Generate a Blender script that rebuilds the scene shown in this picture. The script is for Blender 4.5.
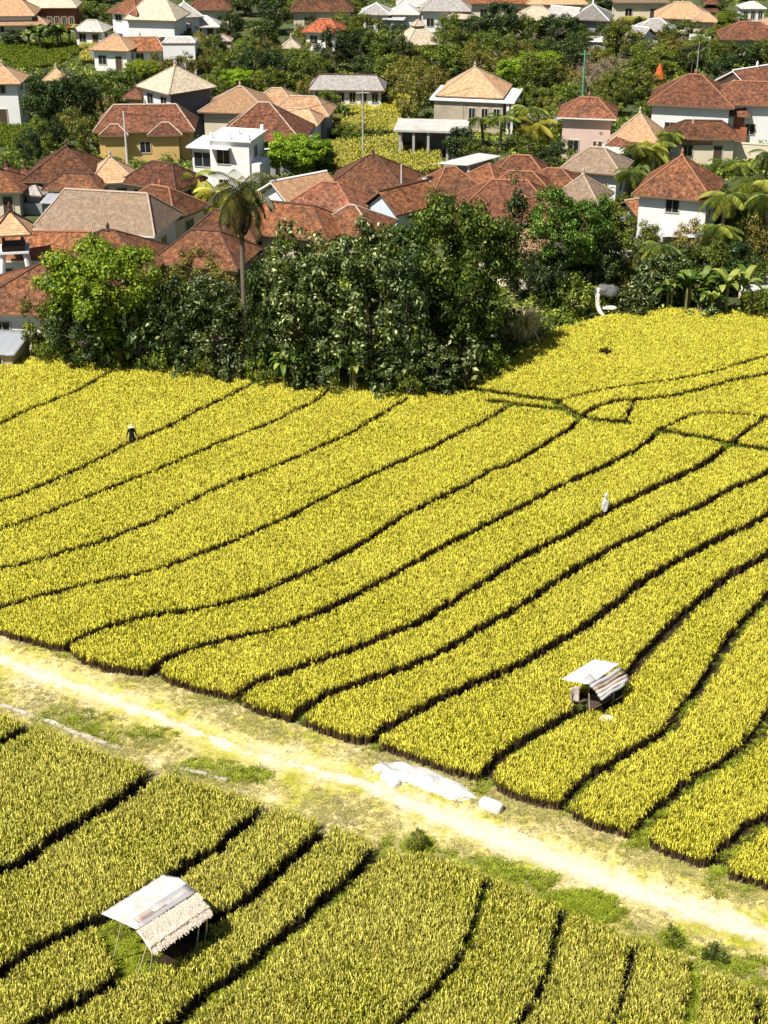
import bpy, math, random
import numpy as np
from mathutils import Vector, Matrix
random.seed(7); RNG = np.random.default_rng(11)
for o in list(bpy.data.objects): bpy.data.objects.remove(o)
S = bpy.context.scene; C = S.collection
R = math.radians
# ------------------------------------------------------------ camera, sky, sun, exposure
F = 1500.0; H = 40.0; P = math.atan(762 / F)          # focal length in pixels, camera height, pitch down
SUN_EL, SUN_AZ = 57.0, 227.0                           # sun elevation; direction towards the sun, degrees clockwise from +Y
cam = bpy.data.cameras.new('camera'); camo = bpy.data.objects.new('camera', cam); C.objects.link(camo)
camo.location = (0, 0, H); camo.rotation_euler = (math.pi / 2 - P, 0, 0)
cam.sensor_fit = 'VERTICAL'; cam.sensor_height = 24.0; cam.lens = 24.0 * F / 1024; cam.clip_start = 0.5; cam.clip_end = 6000
S.camera = camo
W = bpy.data.worlds.new('World'); S.world = W; W.use_nodes = True
nt = W.node_tree; bg = nt.nodes['Background']; sky = nt.nodes.new('ShaderNodeTexSky')
sky.sky_type = 'NISHITA'; sky.sun_disc = False; sky.sun_elevation = R(SUN_EL); sky.sun_rotation = R(SUN_AZ)
nt.links.new(sky.outputs[0], bg.inputs[0]); bg.inputs[1].default_value = 0.05
sl = bpy.data.lights.new('sun', 'SUN'); sl.energy = 5.0; sl.angle = R(0.5); sl.color = (1, 0.955, 0.87)
so = bpy.data.objects.new('sun', sl); C.objects.link(so)
sd = Vector((math.sin(R(SUN_AZ)) * math.cos(R(SUN_EL)), math.cos(R(SUN_AZ)) * math.cos(R(SUN_EL)), math.sin(R(SUN_EL))))
so.rotation_euler = sd.to_track_quat('Z', 'Y').to_euler()
S.view_settings.view_transform = 'Standard'; S.view_settings.look = 'None'
S.view_settings.gamma = 1; S.view_settings.use_curve_mapping = False; S.view_settings.exposure = 0.6

def at(x, y, z=0.0):
    u = (x - 384) / F; v = (y - 512) / F
    d = Vector((u, math.cos(P) - v * math.sin(P), -math.sin(P) - v * math.cos(P)))
    t = (z - H) / d.z
    return Vector((0, 0, H)) + d * t
def ppm(y): return math.cos(P) * (y + 250) / H         # pixels per metre at a ground point seen at image row y
# ------------------------------------------------------------ materials
def new_mat(name):
    m = bpy.data.materials.new(name); m.use_nodes = True
    return m, m.node_tree, m.node_tree.nodes['Principled BSDF']
def N(t, typ, **kw):
    n = t.nodes.new(typ)
    for k, v in kw.items():
        if k.startswith('i_'): n.inputs[k[2:]].default_value = v
        else: setattr(n, k, v)
    return n
def ramp(t, stops, fac):
    r = t.nodes.new('ShaderNodeValToRGB'); e = r.color_ramp.elements
    while len(e) < len(stops): e.new(0.5)
    for q, (p, c) in zip(e, stops): q.position = p; q.color = (*c, 1)
    t.links.new(fac, r.inputs[0]); return r
def mixc(t, fac, a, b, blend='MIX'):
    m = t.nodes.new('ShaderNodeMix'); m.data_type = 'RGBA'; m.blend_type = blend
    for s, v in ((0, fac), (6, a), (7, b)):
        if isinstance(v, (int, float)): m.inputs[s].default_value = v
        elif isinstance(v, tuple): m.inputs[s].default_value = (*v, 1)
        else: t.links.new(v, m.inputs[s])
    return m.outputs[2]
MC = {}
def plain(name, col, rough=0.8, var=0.25, scale=1.5, bump=0.0, dirt=None, metal=0.0):
    """plaster, wood, cloth, concrete: base colour with patchy wear"""
    key = (name, col)
    if key in MC: return MC[key]
    m, t, b = new_mat(name); b.inputs['Roughness'].default_value = rough; b.inputs['Metallic'].default_value = metal
    b.inputs['Specular IOR Level'].default_value = 0.25
    tc = N(t, 'ShaderNodeTexCoord'); n1 = N(t, 'ShaderNodeTexNoise', i_Scale=scale, i_Detail=6.0, i_Roughness=0.65)
    t.links.new(tc.outputs['Object'], n1.inputs['Vector'])
    d = dirt or tuple(c * 0.55 for c in col)
    f = ramp(t, [(0.45, (0, 0, 0)), (0.75, (1, 1, 1))], n1.outputs['Fac'])
    mm = N(t, 'ShaderNodeMath', operation='MULTIPLY'); mm.inputs[1].default_value = var * 2
    t.links.new(f.outputs[0], mm.inputs[0])
    t.links.new(mixc(t, mm.outputs[0], col, d), b.inputs['Base Color'])
    if bump:
        bp = N(t, 'ShaderNodeBump', i_Strength=bump, i_Distance=0.05)
        n2 = N(t, 'ShaderNodeTexNoise', i_Scale=scale * 8, i_Detail=4.0); t.links.new(tc.outputs['Object'], n2.inputs['Vector'])
        t.links.new(n2.outputs['Fac'], bp.inputs['Height']); t.links.new(bp.outputs[0], b.inputs['Normal'])
    MC[key] = m; return m
def tiles(name, col, col2, moss=(0.07, 0.06, 0.04), mossf=0.5, rough=0.85, bump=0.8):
    lo, hi = (0.72, 1.28) if col[2] > 0.15 else (0.38, 1.7)
    if name in MC: return MC[name]
    m, t, b = new_mat(name); b.inputs['Roughness'].default_value = rough; b.inputs['Specular IOR Level'].default_value = 0.2
    tc = N(t, 'ShaderNodeTexCoord')
    br = N(t, 'ShaderNodeTexBrick', i_Scale=1.0); br.inputs['Brick Width'].default_value = 0.17; br.inputs['Row Height'].default_value = 0.19
    br.inputs['Mortar Size'].default_value = 0.03; br.inputs['Mortar'].default_value = (*tuple(c * 0.55 for c in col), 1)
    br.inputs['Color1'].default_value = (*col, 1); br.inputs['Color2'].default_value = (*col2, 1)
    t.links.new(tc.outputs['UV'], br.inputs['Vector'])
    oi = N(t, 'ShaderNodeObjectInfo')
    add = N(t, 'ShaderNodeVectorMath', operation='ADD'); t.links.new(tc.outputs['Object'], add.inputs[0]); 
    mul = N(t, 'ShaderNodeMath', operation='MULTIPLY'); mul.inputs[1].default_value = 50.0; t.links.new(oi.outputs['Random'], mul.inputs[0]); t.links.new(mul.outputs[0], add.inputs[1])
    n1 = N(t, 'ShaderNodeTexNoise', i_Scale=0.55, i_Detail=7.0, i_Roughness=0.7); t.links.new(add.outputs[0], n1.inputs['Vector'])
    f = ramp(t, [(0.42, (0, 0, 0)), (0.72, (1, 1, 1))], n1.outputs['Fac'])
    mm = N(t, 'ShaderNodeMath', operation='MULTIPLY'); mm.inputs[1].default_value = mossf; t.links.new(f.outputs[0], mm.inputs[0])
    c = mixc(t, mm.outputs[0], br.outputs['Color'], moss)
    n3 = N(t, 'ShaderNodeTexNoise', i_Scale=2.6, i_Detail=6.0, i_Roughness=0.85); t.links.new(add.outputs[0], n3.inputs['Vector'])
    f3 = ramp(t, [(0.4, (lo, lo * .97, lo * .97)), (0.5, (0.95, 0.95, 0.95)), (0.6, (hi, hi * .98, hi * .96))], n3.outputs['Fac'])
    c = mixc(t, 1.0, c, f3.outputs[0], 'MULTIPLY')
    hv = N(t, 'ShaderNodeHueSaturation'); mr = N(t, 'ShaderNodeMapRange'); mr.inputs[3].default_value = 0.72; mr.inputs[4].default_value = 1.3
    t.links.new(oi.outputs['Random'], mr.inputs[0]); t.links.new(mr.outputs[0], hv.inputs['Value']); t.links.new(c, hv.inputs['Color'])
    t.links.new(hv.outputs[0], b.inputs['Base Color'])
    bp = N(t, 'ShaderNodeBump', i_Strength=bump, i_Distance=0.06); t.links.new(br.outputs['Fac'], bp.inputs['Height']); bp.invert = True
    t.links.new(bp.outputs[0], b.inputs['Normal'])
    MC[name] = m; return m
def leafmat(name, c1, c2, c3, trans=0.3, rough=0.5):
    if name in MC: return MC[name]
    m, t, b = new_mat(name); b.inputs['Roughness'].default_value = rough; b.inputs['Specular IOR Level'].default_value = 0.35
    at_ = N(t, 'ShaderNodeAttribute', attribute_name='lv')
    r = ramp(t, [(0.05, c1), (0.5, c2), (0.9, c3)], at_.outputs['Fac'])  # random leaf tones; dark and pale ends also paint crown shade and glints
    oi = N(t, 'ShaderNodeObjectInfo'); hv = N(t, 'ShaderNodeHueSaturation')
    mr = N(t, 'ShaderNodeMapRange'); mr.inputs[3].default_value = 0.478; mr.inputs[4].default_value = 0.515
    mr2 = N(t, 'ShaderNodeMapRange'); mr2.inputs[3].default_value = 0.75; mr2.inputs[4].default_value = 1.25
    t.links.new(oi.outputs['Random'], mr.inputs[0]); t.links.new(mr.outputs[0], hv.inputs['Hue'])
    wn = N(t, 'ShaderNodeTexWhiteNoise', noise_dimensions='1D'); t.links.new(oi.outputs['Random'], wn.inputs['W'])
    t.links.new(wn.outputs['Value'], mr2.inputs[0]); t.links.new(mr2.outputs[0], hv.inputs['Value'])
    t.links.new(r.outputs[0], hv.inputs['Color']); t.links.new(hv.outputs[0], b.inputs['Base Color'])
    tr = N(t, 'ShaderNodeBsdfTranslucent'); t.links.new(hv.outputs[0], tr.inputs[0])
    mx = N(t, 'ShaderNodeMixShader'); mx.inputs[0].default_value = trans
    t.links.new(b.outputs[0], mx.inputs[1]); t.links.new(tr.outputs[0], mx.inputs[2])
    t.links.new(mx.outputs[0], t.nodes['Material Output'].inputs[0])
    MC[name] = m; return m
# ------------------------------------------------------------ mesh helpers
def tag(o, label=None, cat=None, group=None, kind=None):
    if label: o['label'] = label
    if cat: o['category'] = cat
    if group: o['group'] = group
    if kind: o['kind'] = kind
    return o
def np_mesh(name, V, Fc, mats, attr=None, uv=None, smooth=False, midx=None):
    """V (n,3), Fc (m,k) arrays with constant k"""
    me = bpy.data.meshes.new(name); V = np.asarray(V, 'f'); Fc = np.asarray(Fc, 'i')
    me.vertices.add(len(V)); me.vertices.foreach_set('co', V.ravel())
    k = Fc.shape[1]; me.loops.add(Fc.size); me.loops.foreach_set('vertex_index', Fc.ravel())
    me.polygons.add(len(Fc)); me.polygons.foreach_set('loop_start', np.arange(len(Fc), dtype='i') * k)
    me.polygons.foreach_set('loop_total', np.full(len(Fc), k, 'i'))
    if midx is not None: me.polygons.foreach_set('material_index', np.asarray(midx, 'i'))
    me.update(calc_edges=True)
    for nme, a in (attr or {}).items():
        q = me.attributes.new(nme, 'FLOAT', 'POINT'); q.data.foreach_set('value', np.asarray(a, 'f'))
    for m in (mats if isinstance(mats, (list, tuple)) else [mats]): me.materials.append(m)
    if smooth: me.polygons.foreach_set('use_smooth', np.ones(len(Fc), bool))
    return me
def link(name, me, parent=None, loc=None, rz=0.0, scale=None):
    o = bpy.data.objects.new(name, me); C.objects.link(o)
    if parent: o.parent = parent
    if loc is not None: o.location = loc
    if rz: o.rotation_euler = (0, 0, rz)
    if scale is not None: o.scale = scale
    return o
def empty(name, loc, rz=0.0):
    o = bpy.data.objects.new(name, None); C.objects.link(o); o.location = loc; o.rotation_euler = (0, 0, rz)
    o.empty_display_size = 0.3; return o
class MB:
    def __init__(s): s.v = []; s.f = []; s.uv = []; s.mi = []
    def face(s, pts, uv=None, mi=0):
        i = len(s.v); s.v += [tuple(p) for p in pts]; s.f.append(tuple(range(i, i + len(pts))))
        s.uv.append(uv or [(0, 0)] * len(pts)); s.mi.append(mi)
    def box(s, x0, x1, y0, y1, z0, z1, mi=0, rz=0.0, c=(0, 0, 0)):
        cs, sn = math.cos(rz), math.sin(rz)
        def p(x, y, z): return (c[0] + x * cs - y * sn, c[1] + x * sn + y * cs, c[2] + z)
        A = [p(x, y, z) for z in (z0, z1) for x, y in ((x0, y0), (x1, y0), (x1, y1), (x0, y1))]
        for q in ((0, 3, 2, 1), (4, 5, 6, 7), (0, 1, 5, 4), (1, 2, 6, 5), (2, 3, 7, 6), (3, 0, 4, 7)):
            s.face([A[k] for k in q], mi=mi)
    def tube(s, pts, rad, n=6, mi=0):
        pts = [Vector(p) for p in pts]; rings = []
        rad = rad if isinstance(rad, (list, tuple)) else [rad] * len(pts)
        for i, p in enumerate(pts):
            d = (pts[min(i + 1, len(pts) - 1)] - pts[max(i - 1, 0)]).normalized()
            a = d.cross(Vector((0, 0, 1)) if abs(d.z) < 0.9 else Vector((1, 0, 0))).normalized(); b = d.cross(a)
            rings.append([p + (a * math.cos(2 * math.pi * k / n) + b * math.sin(2 * math.pi * k / n)) * rad[i] for k in range(n)])
        for r0, r1 in zip(rings, rings[1:]):
            for k in range(n): s.face([r0[k], r0[(k + 1) % n], r1[(k + 1) % n], r1[k]], mi=mi)
        s.face(rings[0][::-1], mi=mi); s.face(rings[-1], mi=mi)
    def mesh(s, name, mats, smooth=False):
        me = bpy.data.meshes.new(name); me.from_pydata(s.v, [], s.f)
        for m in (mats if isinstance(mats, (list, tuple)) else [mats]): me.materials.append(m)
        u = me.uv_layers.new(name='UVMap'); flat = [c for f in s.uv for p in f for c in p]; u.data.foreach_set('uv', flat)
        me.polygons.foreach_set('material_index', s.mi)
        if smooth:
            import bmesh
            b = bmesh.new(); b.from_mesh(me); bmesh.ops.remove_doubles(b, verts=b.verts, dist=1e-4); b.to_mesh(me); b.free()
            me.polygons.foreach_set('use_smooth', [True] * len(me.polygons))
        me.update(); return me
    def build(s, name, mats, parent=None, loc=None, rz=0.0, smooth=False):
        return link(name, s.mesh(name, mats, smooth), parent, loc, rz)
def inpoly(X, Y, poly):
    r = np.zeros(len(X), bool); n = len(poly); j = n - 1
    for i in range(n):
        xi, yi = poly[i][:2]; xj, yj = poly[j][:2]
        if yi != yj: r ^= ((yi > Y) != (yj > Y)) & (X < (xj - xi) * (Y - yi) / (yj - yi) + xi)
        j = i
    return r
def smooth_line(pts, n=4):
    """Catmull-Rom through the points"""
    P_ = [Vector(p) for p in pts]; out = []
    for i in range(len(P_) - 1):
        a, b, c, d = P_[max(i - 1, 0)], P_[i], P_[i + 1], P_[min(i + 2, len(P_) - 1)]
        for k in range(n):
            t = k / n; out.append(0.5 * ((2 * b) + (c - a) * t + (2 * a - 5 * b + 4 * c - d) * t * t + (3 * b - a - 3 * c + d) * t ** 3))
    out.append(P_[-1]); return out
def dist_line(X, Y, pts):
    d = np.full(len(X), 1e9)
    for a, b in zip(pts, pts[1:]):
        ax, ay, bx, by = a[0], a[1], b[0], b[1]; L = (bx - ax) ** 2 + (by - ay) ** 2 + 1e-9
        t = np.clip(((X - ax) * (bx - ax) + (Y - ay) * (by - ay)) / L, 0, 1)
        d = np.minimum(d, (X - ax - t * (bx - ax)) ** 2 + (Y - ay - t * (by - ay)) ** 2)
    return np.sqrt(d)
def nz(X, Y, s, seed=0):
    """cheap smooth value noise on arrays"""
    r = np.random.default_rng(seed).random((64, 64)); x = X / s; y = Y / s
    xi = np.floor(x).astype(int); yi = np.floor(y).astype(int); fx = x - xi; fy = y - yi
    fx = fx * fx * (3 - 2 * fx); fy = fy * fy * (3 - 2 * fy); g = lambda a, b: r[a % 64, b % 64]
    return (g(xi, yi) * (1 - fx) + g(xi + 1, yi) * fx) * (1 - fy) + (g(xi, yi + 1) * (1 - fx) + g(xi + 1, yi + 1) * fx) * fy
# ------------------------------------------------------------ the ground
def ground_mat():
    m, t, b = new_mat('village_ground'); b.inputs['Roughness'].default_value = 0.95
    tc = N(t, 'ShaderNodeTexCoord'); n = N(t, 'ShaderNodeTexNoise', i_Scale=0.12, i_Detail=10.0, i_Roughness=0.7)
    t.links.new(tc.outputs['Object'], n.inputs['Vector'])
    r = ramp(t, [(0.35, (0.03, 0.04, 0.012)), (0.55, (0.07, 0.09, 0.02)), (0.66, (0.16, 0.15, 0.05)), (0.76, (0.26, 0.2, 0.12))], n.outputs['Fac'])
    t.links.new(r.outputs[0], b.inputs['Base Color']); return m
def soil_mat():
    m, t, b = new_mat('paddy_soil'); b.inputs['Roughness'].default_value = 0.95
    tc = N(t, 'ShaderNodeTexCoord'); n = N(t, 'ShaderNodeTexNoise', i_Scale=0.35, i_Detail=8.0, i_Roughness=0.7)
    t.links.new(tc.outputs['Object'], n.inputs['Vector'])
    b.inputs['Specular IOR Level'].default_value = 0.05
    r = ramp(t, [(0.42, (0.03, 0.02, 0.014)), (0.52, (0.045, 0.035, 0.015)), (0.66, (0.08, 0.12, 0.012))], n.outputs['Fac'])
    t.links.new(r.outputs[0], b.inputs['Base Color']); return m
b = MB(); b.face([(-1500, -300, 0), (1500, -300, 0), (1500, 3000, 0), (-1500, 3000, 0)])
tag(b.build('ground', ground_mat()), 'dry earth and grass ground beneath the village', None, None, 'structure')
FIELD_TOP = [(-60, 363), (0, 364), (60, 368), (110, 370), (180, 374), (262, 380), (330, 388), (400, 393), (445, 388), (470, 380), (510, 368), (540, 346), (560, 335), (600, 325), (640, 316), (700, 316), (768, 322), (840, 328)]
FIELD_BOT = [(-60, 618), (0, 638), (20, 645), (40, 650), (62, 655), (70, 658), (80, 665), (100, 673), (127, 677), (143, 680), (158, 680), (173, 689), (200, 697), (232, 704), (243, 710), (256, 717), (273, 721), (286, 724), (304, 729), (323, 737), (343, 744), (366, 748), (378, 753), (396, 758), (423, 768), (456, 780), (476, 784), (490, 788), (512, 802), (532, 808), (555, 813), (570, 821), (592, 831), (619, 839), (634, 843), (649, 851), (662, 858), (690, 868), (712, 873), (725, 881), (768, 894), (840, 918)]
LOW_TOP = [(-60, 690), (0, 712), (36, 724), (60, 733), (100, 750), (160, 770), (220, 788), (262, 800), (329, 824), (385, 846), (410, 852), (440, 855), (485, 873), (512, 884), (550, 900), (600, 922), (640, 940), (690, 958), (715, 972), (768, 990), (840, 1016)]
up_poly = [at(x, y) for x, y in FIELD_TOP] + [at(x, y) for x, y in FIELD_BOT[::-1]]
low_poly = [at(x, y, 0.8) for x, y in LOW_TOP] + [at(860, 1100), at(-100, 1100)]
sm = soil_mat()
for nm, poly, lab in (('paddy_ground', up_poly, 'dark soil and low ridges beneath the large ripe rice field'), ('paddy_ground', low_poly, 'dark soil beneath the near rice field below the track')):
    b = MB(); b.face([(p.x, p.y, 0.004) for p in poly][::-1]); tag(b.build(nm, sm), lab, None, None, 'structure')
# grassy farm track between the two fields, with a worn sandy lane
lane = smooth_line([at(x, y) for x, y in [(-80, 632), (0, 660), (40, 675), (90, 692), (130, 707), (180, 727), (240, 750), (300, 767), (350, 780), (397, 797), (443, 817), (512, 845), (560, 861), (612, 882), (679, 906), (768, 936), (860, 968)]], 4)
def path_mesh():
    # half-metre grid clipped to the band between the fields
    xs = np.arange(-32, 32, 0.13); ys = np.arange(38, 76, 0.13); X, Y = np.meshgrid(xs, ys); sh = X.shape; x = X.ravel(); y = Y.ravel()
    poly = [at(a, c) for a, c in FIELD_BOT] + [at(a, c) for a, c in [(860, 1035), (768, 1000), (700, 975), (600, 935), (500, 890), (440, 868), (400, 868), (330, 838), (262, 815), (160, 785), (60, 748), (0, 728), (-80, 700)]]
    ins = inpoly(x, y, poly); d = dist_line(x, y, lane); x2 = (x + 1000)
    idx = np.arange(len(x)).reshape(sh); q = np.stack([idx[:-1, :-1], idx[:-1, 1:], idx[1:, 1:], idx[1:, :-1]], -1).reshape(-1, 4)
    q = q[ins[q].any(1)]
    used = np.unique(q); mp = np.full(len(x), -1); mp[used] = np.arange(len(used))
    z = 0.01 + 0.05 * nz(x, y, 0.7, 5) + 0.08 * nz(x, y, 2.6, 6) - 0.05 * np.exp(-((d - .45) / 0.22) ** 2) - 0.02 * np.exp(-(d / .9) ** 2)
    z = np.maximum(z, 0.012)
    V = np.stack([x, y, z], 1)[used]
    return V, mp[q], d[used], x[used], y[used]
PV, PF, PD, PX, PY = path_mesh()
def path_mat():
    m, t, b = new_mat('track_grass_and_sand'); b.inputs['Roughness'].default_value = 0.95; b.inputs['Specular IOR Level'].default_value = 0.1
    tc = N(t, 'ShaderNodeTexCoord')
    n1 = N(t, 'ShaderNodeTexNoise', i_Scale=0.45, i_Detail=8.0, i_Roughness=0.65); n2 = N(t, 'ShaderNodeTexNoise', i_Scale=5.0, i_Detail=8.0, i_Roughness=0.8)
    n3 = N(t, 'ShaderNodeTexNoise', i_Scale=1.3, i_Detail=8.0, i_Roughness=0.7)
    for n in (n1, n2, n3): t.links.new(tc.outputs['Object'], n.inputs['Vector'])
    g = ramp(t, [(0.34, (0.34, 0.35, 0.03)), (0.43, (0.5, 0.45, 0.1)), (0.52, (0.62, 0.51, 0.22)), (0.66, (0.62, 0.52, 0.32))], n1.outputs['Fac'])
    s = ramp(t, [(0.3, (0.5, 0.42, 0.31)), (0.7, (0.7, 0.62, 0.5))], n2.outputs['Fac'])
    g2 = ramp(t, [(0.35, (0.6, 0.6, 0.55)), (0.6, (1.1, 1.1, 1.08))], n2.outputs['Fac'])
    gg = mixc(t, 1.0, g.outputs[0], g2.outputs[0], 'MULTIPLY')
    a = N(t, 'ShaderNodeAttribute', attribute_name='d')
    wid = N(t, 'ShaderNodeAttribute', attribute_name='w')
    # distance to the lane centre, ruffled by noise
    ad = N(t, 'ShaderNodeMath', operation='MULTIPLY_ADD'); t.links.new(n3.outputs['Fac'], ad.inputs[0]); ad.inputs[1].default_value = 2.2; ad.inputs[2].default_value = -1.1
    su = N(t, 'ShaderNodeMath', operation='ADD'); t.links.new(a.outputs['Fac'], su.inputs[0]); t.links.new(ad.outputs[0], su.inputs[1])
    dv = N(t, 'ShaderNodeMath', operation='DIVIDE'); t.links.new(su.outputs[0], dv.inputs[0]); t.links.new(wid.outputs['Fac'], dv.inputs[1])
    r = ramp(t, [(0.25, (1, 1, 1)), (0.95, (0.0, 0.0, 0.0))], dv.outputs[0])
    t.links.new(mixc(t, r.outputs[0], gg, s.outputs[0]), b.inputs['Base Color'])
    bp = N(t, 'ShaderNodeBump', i_Strength=0.6, i_Distance=0.06); t.links.new(n2.outputs['Fac'], bp.inputs['Height']); t.links.new(bp.outputs[0], b.inputs['Normal'])
    return m
lw = 0.9 + 0.15 * np.sin(PX * 0.3) - np.clip((5 - PX) / 9, 0, 1) * 0.5
tag(link('farm_track', np_mesh('farm_track', PV, PF, path_mat(), {'d': PD, 'w': lw}, smooth=True)), 'dry grassy farm track with a pale sandy lane between the rice fields', None, None, 'structure')
# ------------------------------------------------------------ rice
FUR = dict(
 U1=[(113,374),(80,392),(50,405),(27,414),(0,427),(-40,446)],
 U2=[(262,382),(233,397),(200,413),(167,430),(133,445),(100,462),(67,478),(33,493),(3,504),(-40,520)],
 U3=[(331,392),(313,405),(289,417),(273,425),(256,432),(217,447),(187,460),(157,473),(127,485),(100,496),(73,506),(33,522),(0,533),(-40,546)],
 U4=[(406,402),(389,413),(369,425),(349,437),(323,449),(296,461),(256,477),(233,485),(200,500),(163,520),(133,533),(100,546),(67,555),(33,565),(0,572),(-40,580)],
 U5=[(511,408),(483,425),(456,438),(436,449),(416,458),(389,470),(356,486),(329,499),(289,520),(256,535),(227,547),(200,558),(173,568),(140,577),(100,585),(67,593),(33,602),(0,612),(-40,624)],
 U6=[(579,420),(572,430),(552,443),(529,457),(512,467),(489,475),(469,487),(446,498),(406,518),(383,533),(356,550),(323,568),(289,583),(256,598),(233,605),(207,611),(173,617),(150,619),(127,625),(100,633),(80,642),(64,651)],
 U7=[(659,433),(645,447),(619,462),(592,475),(565,487),(539,500),(510,516),(473,535),(443,550),(416,565),(389,580),(356,598),(323,615),(289,628),(256,637),(227,643),(200,650),(180,657),(160,667),(149,676)],
 U8=[(729,447),(712,462),(685,477),(659,488),(632,502),(602,517),(572,535),(542,550),(512,567),(489,582),(469,595),(443,612),(416,627),(389,638),(356,652),(323,663),(289,675),(256,686),(237,701)],
 U9=[(800,460),(768,475),(752,483),(725,495),(699,510),(675,520),(645,535),(619,548),(592,563),(565,580),(539,597),(512,615),(496,623),(473,637),(443,655),(416,667),(389,677),(356,688),(329,698),(305,711),(296,721)],
 U10=[(800,502),(765,520),(739,533),(712,545),(685,560),(659,575),(635,590),(615,607),(589,627),(562,643),(539,657),(512,672),(489,682),(469,690),(443,702),(416,715),(389,730),(370,744)],
 U11=[(800,540),(768,557),(745,570),(725,583),(709,597),(689,613),(672,630),(652,650),(629,677),(610,697),(579,713),(562,723),(539,737),(512,752),(496,765),(484,780)],
 U12=[(800,555),(768,598),(752,617),(735,637),(719,660),(702,688),(685,710),(669,732),(645,747),(619,763),(595,778),(579,793),(564,810)],
 U13=[(800,670),(768,722),(752,743),(735,760),(712,773),(689,790),(665,808),(647,825),(639,840)],
 U14=[(800,800),(768,822),(752,830),(739,843),(722,858),(715,872)],
 R2=[(562,402),(592,395),(632,388),(672,383),(712,375),(739,367),(768,358),(810,347)],
 R3=[(579,420),(592,412),(612,405),(632,403),(659,401),(685,396),(712,389),(739,382),(768,377),(810,369)],
 R6=[(625,425),(630,413),(633,404)],
 R7=[(659,433),(672,427),(692,418),(712,416),(739,417),(762,420),(810,428)],
 R9=[(729,447),(745,435),(759,425),(766,420)],
)
GREEN = dict(
 G1=[(430,386),(470,392),(512,398),(555,404)], G1b=[(490,404),(520,408),(545,411),(565,412)], G4=[(555,404),(565,412),(579,420)],
 G5=[(579,420),(599,423),(625,426)], G8=[(659,433),(685,438),(712,442),(729,447),(768,453),(810,460)])
LOWF = dict(
 L1=[(38,724),(20,737),(0,750),(-40,772)],
 L2=[(162,772),(147,785),(127,800),(100,817),(73,833),(48,850),(27,866),(0,879),(-40,898)],
 L3=[(271,806),(256,822),(233,840),(220,854),(200,864),(180,877),(150,897),(110,920),(83,931),(60,942),(33,957),(0,979),(-40,1003)],
 L4=[(330,825),(316,845),(293,865),(273,883),(256,900),(233,915),(217,924),(190,943),(160,962),(123,980),(100,997),(67,1014),(47,1024),(10,1048)],
 L5=[(386,846),(369,867),(346,890),(319,913),(293,937),(276,948),(256,969),(233,986),(210,1001),(187,1021),(150,1052)],
 L6=[(487,889),(478,914),(473,934),(463,961),(443,986),(423,1007),(409,1022),(380,1050)],
 L7=[(564,915),(555,941),(549,971),(539,997),(525,1021),(510,1050)],
 L8=[(632,954),(627,981),(622,1004),(617,1022),(608,1050)],
 L9=[(694,960),(694,994),(690,1022),(685,1050)], L10=[(759,990),(757,1022),(755,1050)])
WD = dict(L1=.4, L2=.4, L3=.34, L4=.34, L5=.38, L6=.24, L7=.2, L8=.17, L9=.3, L10=.16, R2=.22, R3=.32, R6=.2, R7=.22, R9=.26, U1=.27, U2=.27, U3=.25, U4=.27, U5=.28, U6=.3, U7=.32, U8=.34, U9=.34, U10=.36, U11=.38, U12=.36, U13=.42, U14=.42)
furw = {k: smooth_line([at(x, y, 0.42) for x, y in v], 4) for k, v in {**FUR, **LOWF}.items()}
greenw = {k: smooth_line([at(x, y, 0.42) for x, y in v], 4) for k, v in GREEN.items()}
HUTA = [at(92, 940), at(125, 930), at(185, 945), at(210, 938), at(215, 950), at(185, 972), at(152, 988), at(118, 985)]
HUTB = [at(566, 708), at(600, 696), at(624, 702), at(622, 716), at(600, 726), at(578, 720)]
def grid_pts(poly, sp, jit=0.38):
    xs = [p[0] for p in poly]; ys = [p[1] for p in poly]
    X, Y = np.meshgrid(np.arange(min(xs), max(xs), sp), np.arange(min(ys), max(ys), sp)); X = X.ravel(); Y = Y.ravel()
    X = X + RNG.uniform(-jit, jit, len(X)) * sp; Y = Y + RNG.uniform(-jit, jit, len(Y)) * sp
    # keep what the lens could see, with a margin
    zc = Y * math.cos(P) + H * math.sin(P); k = (np.abs(X) < zc * 384 / F + 5) & inpoly(X, Y, poly)
    return X[k], Y[k]
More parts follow.
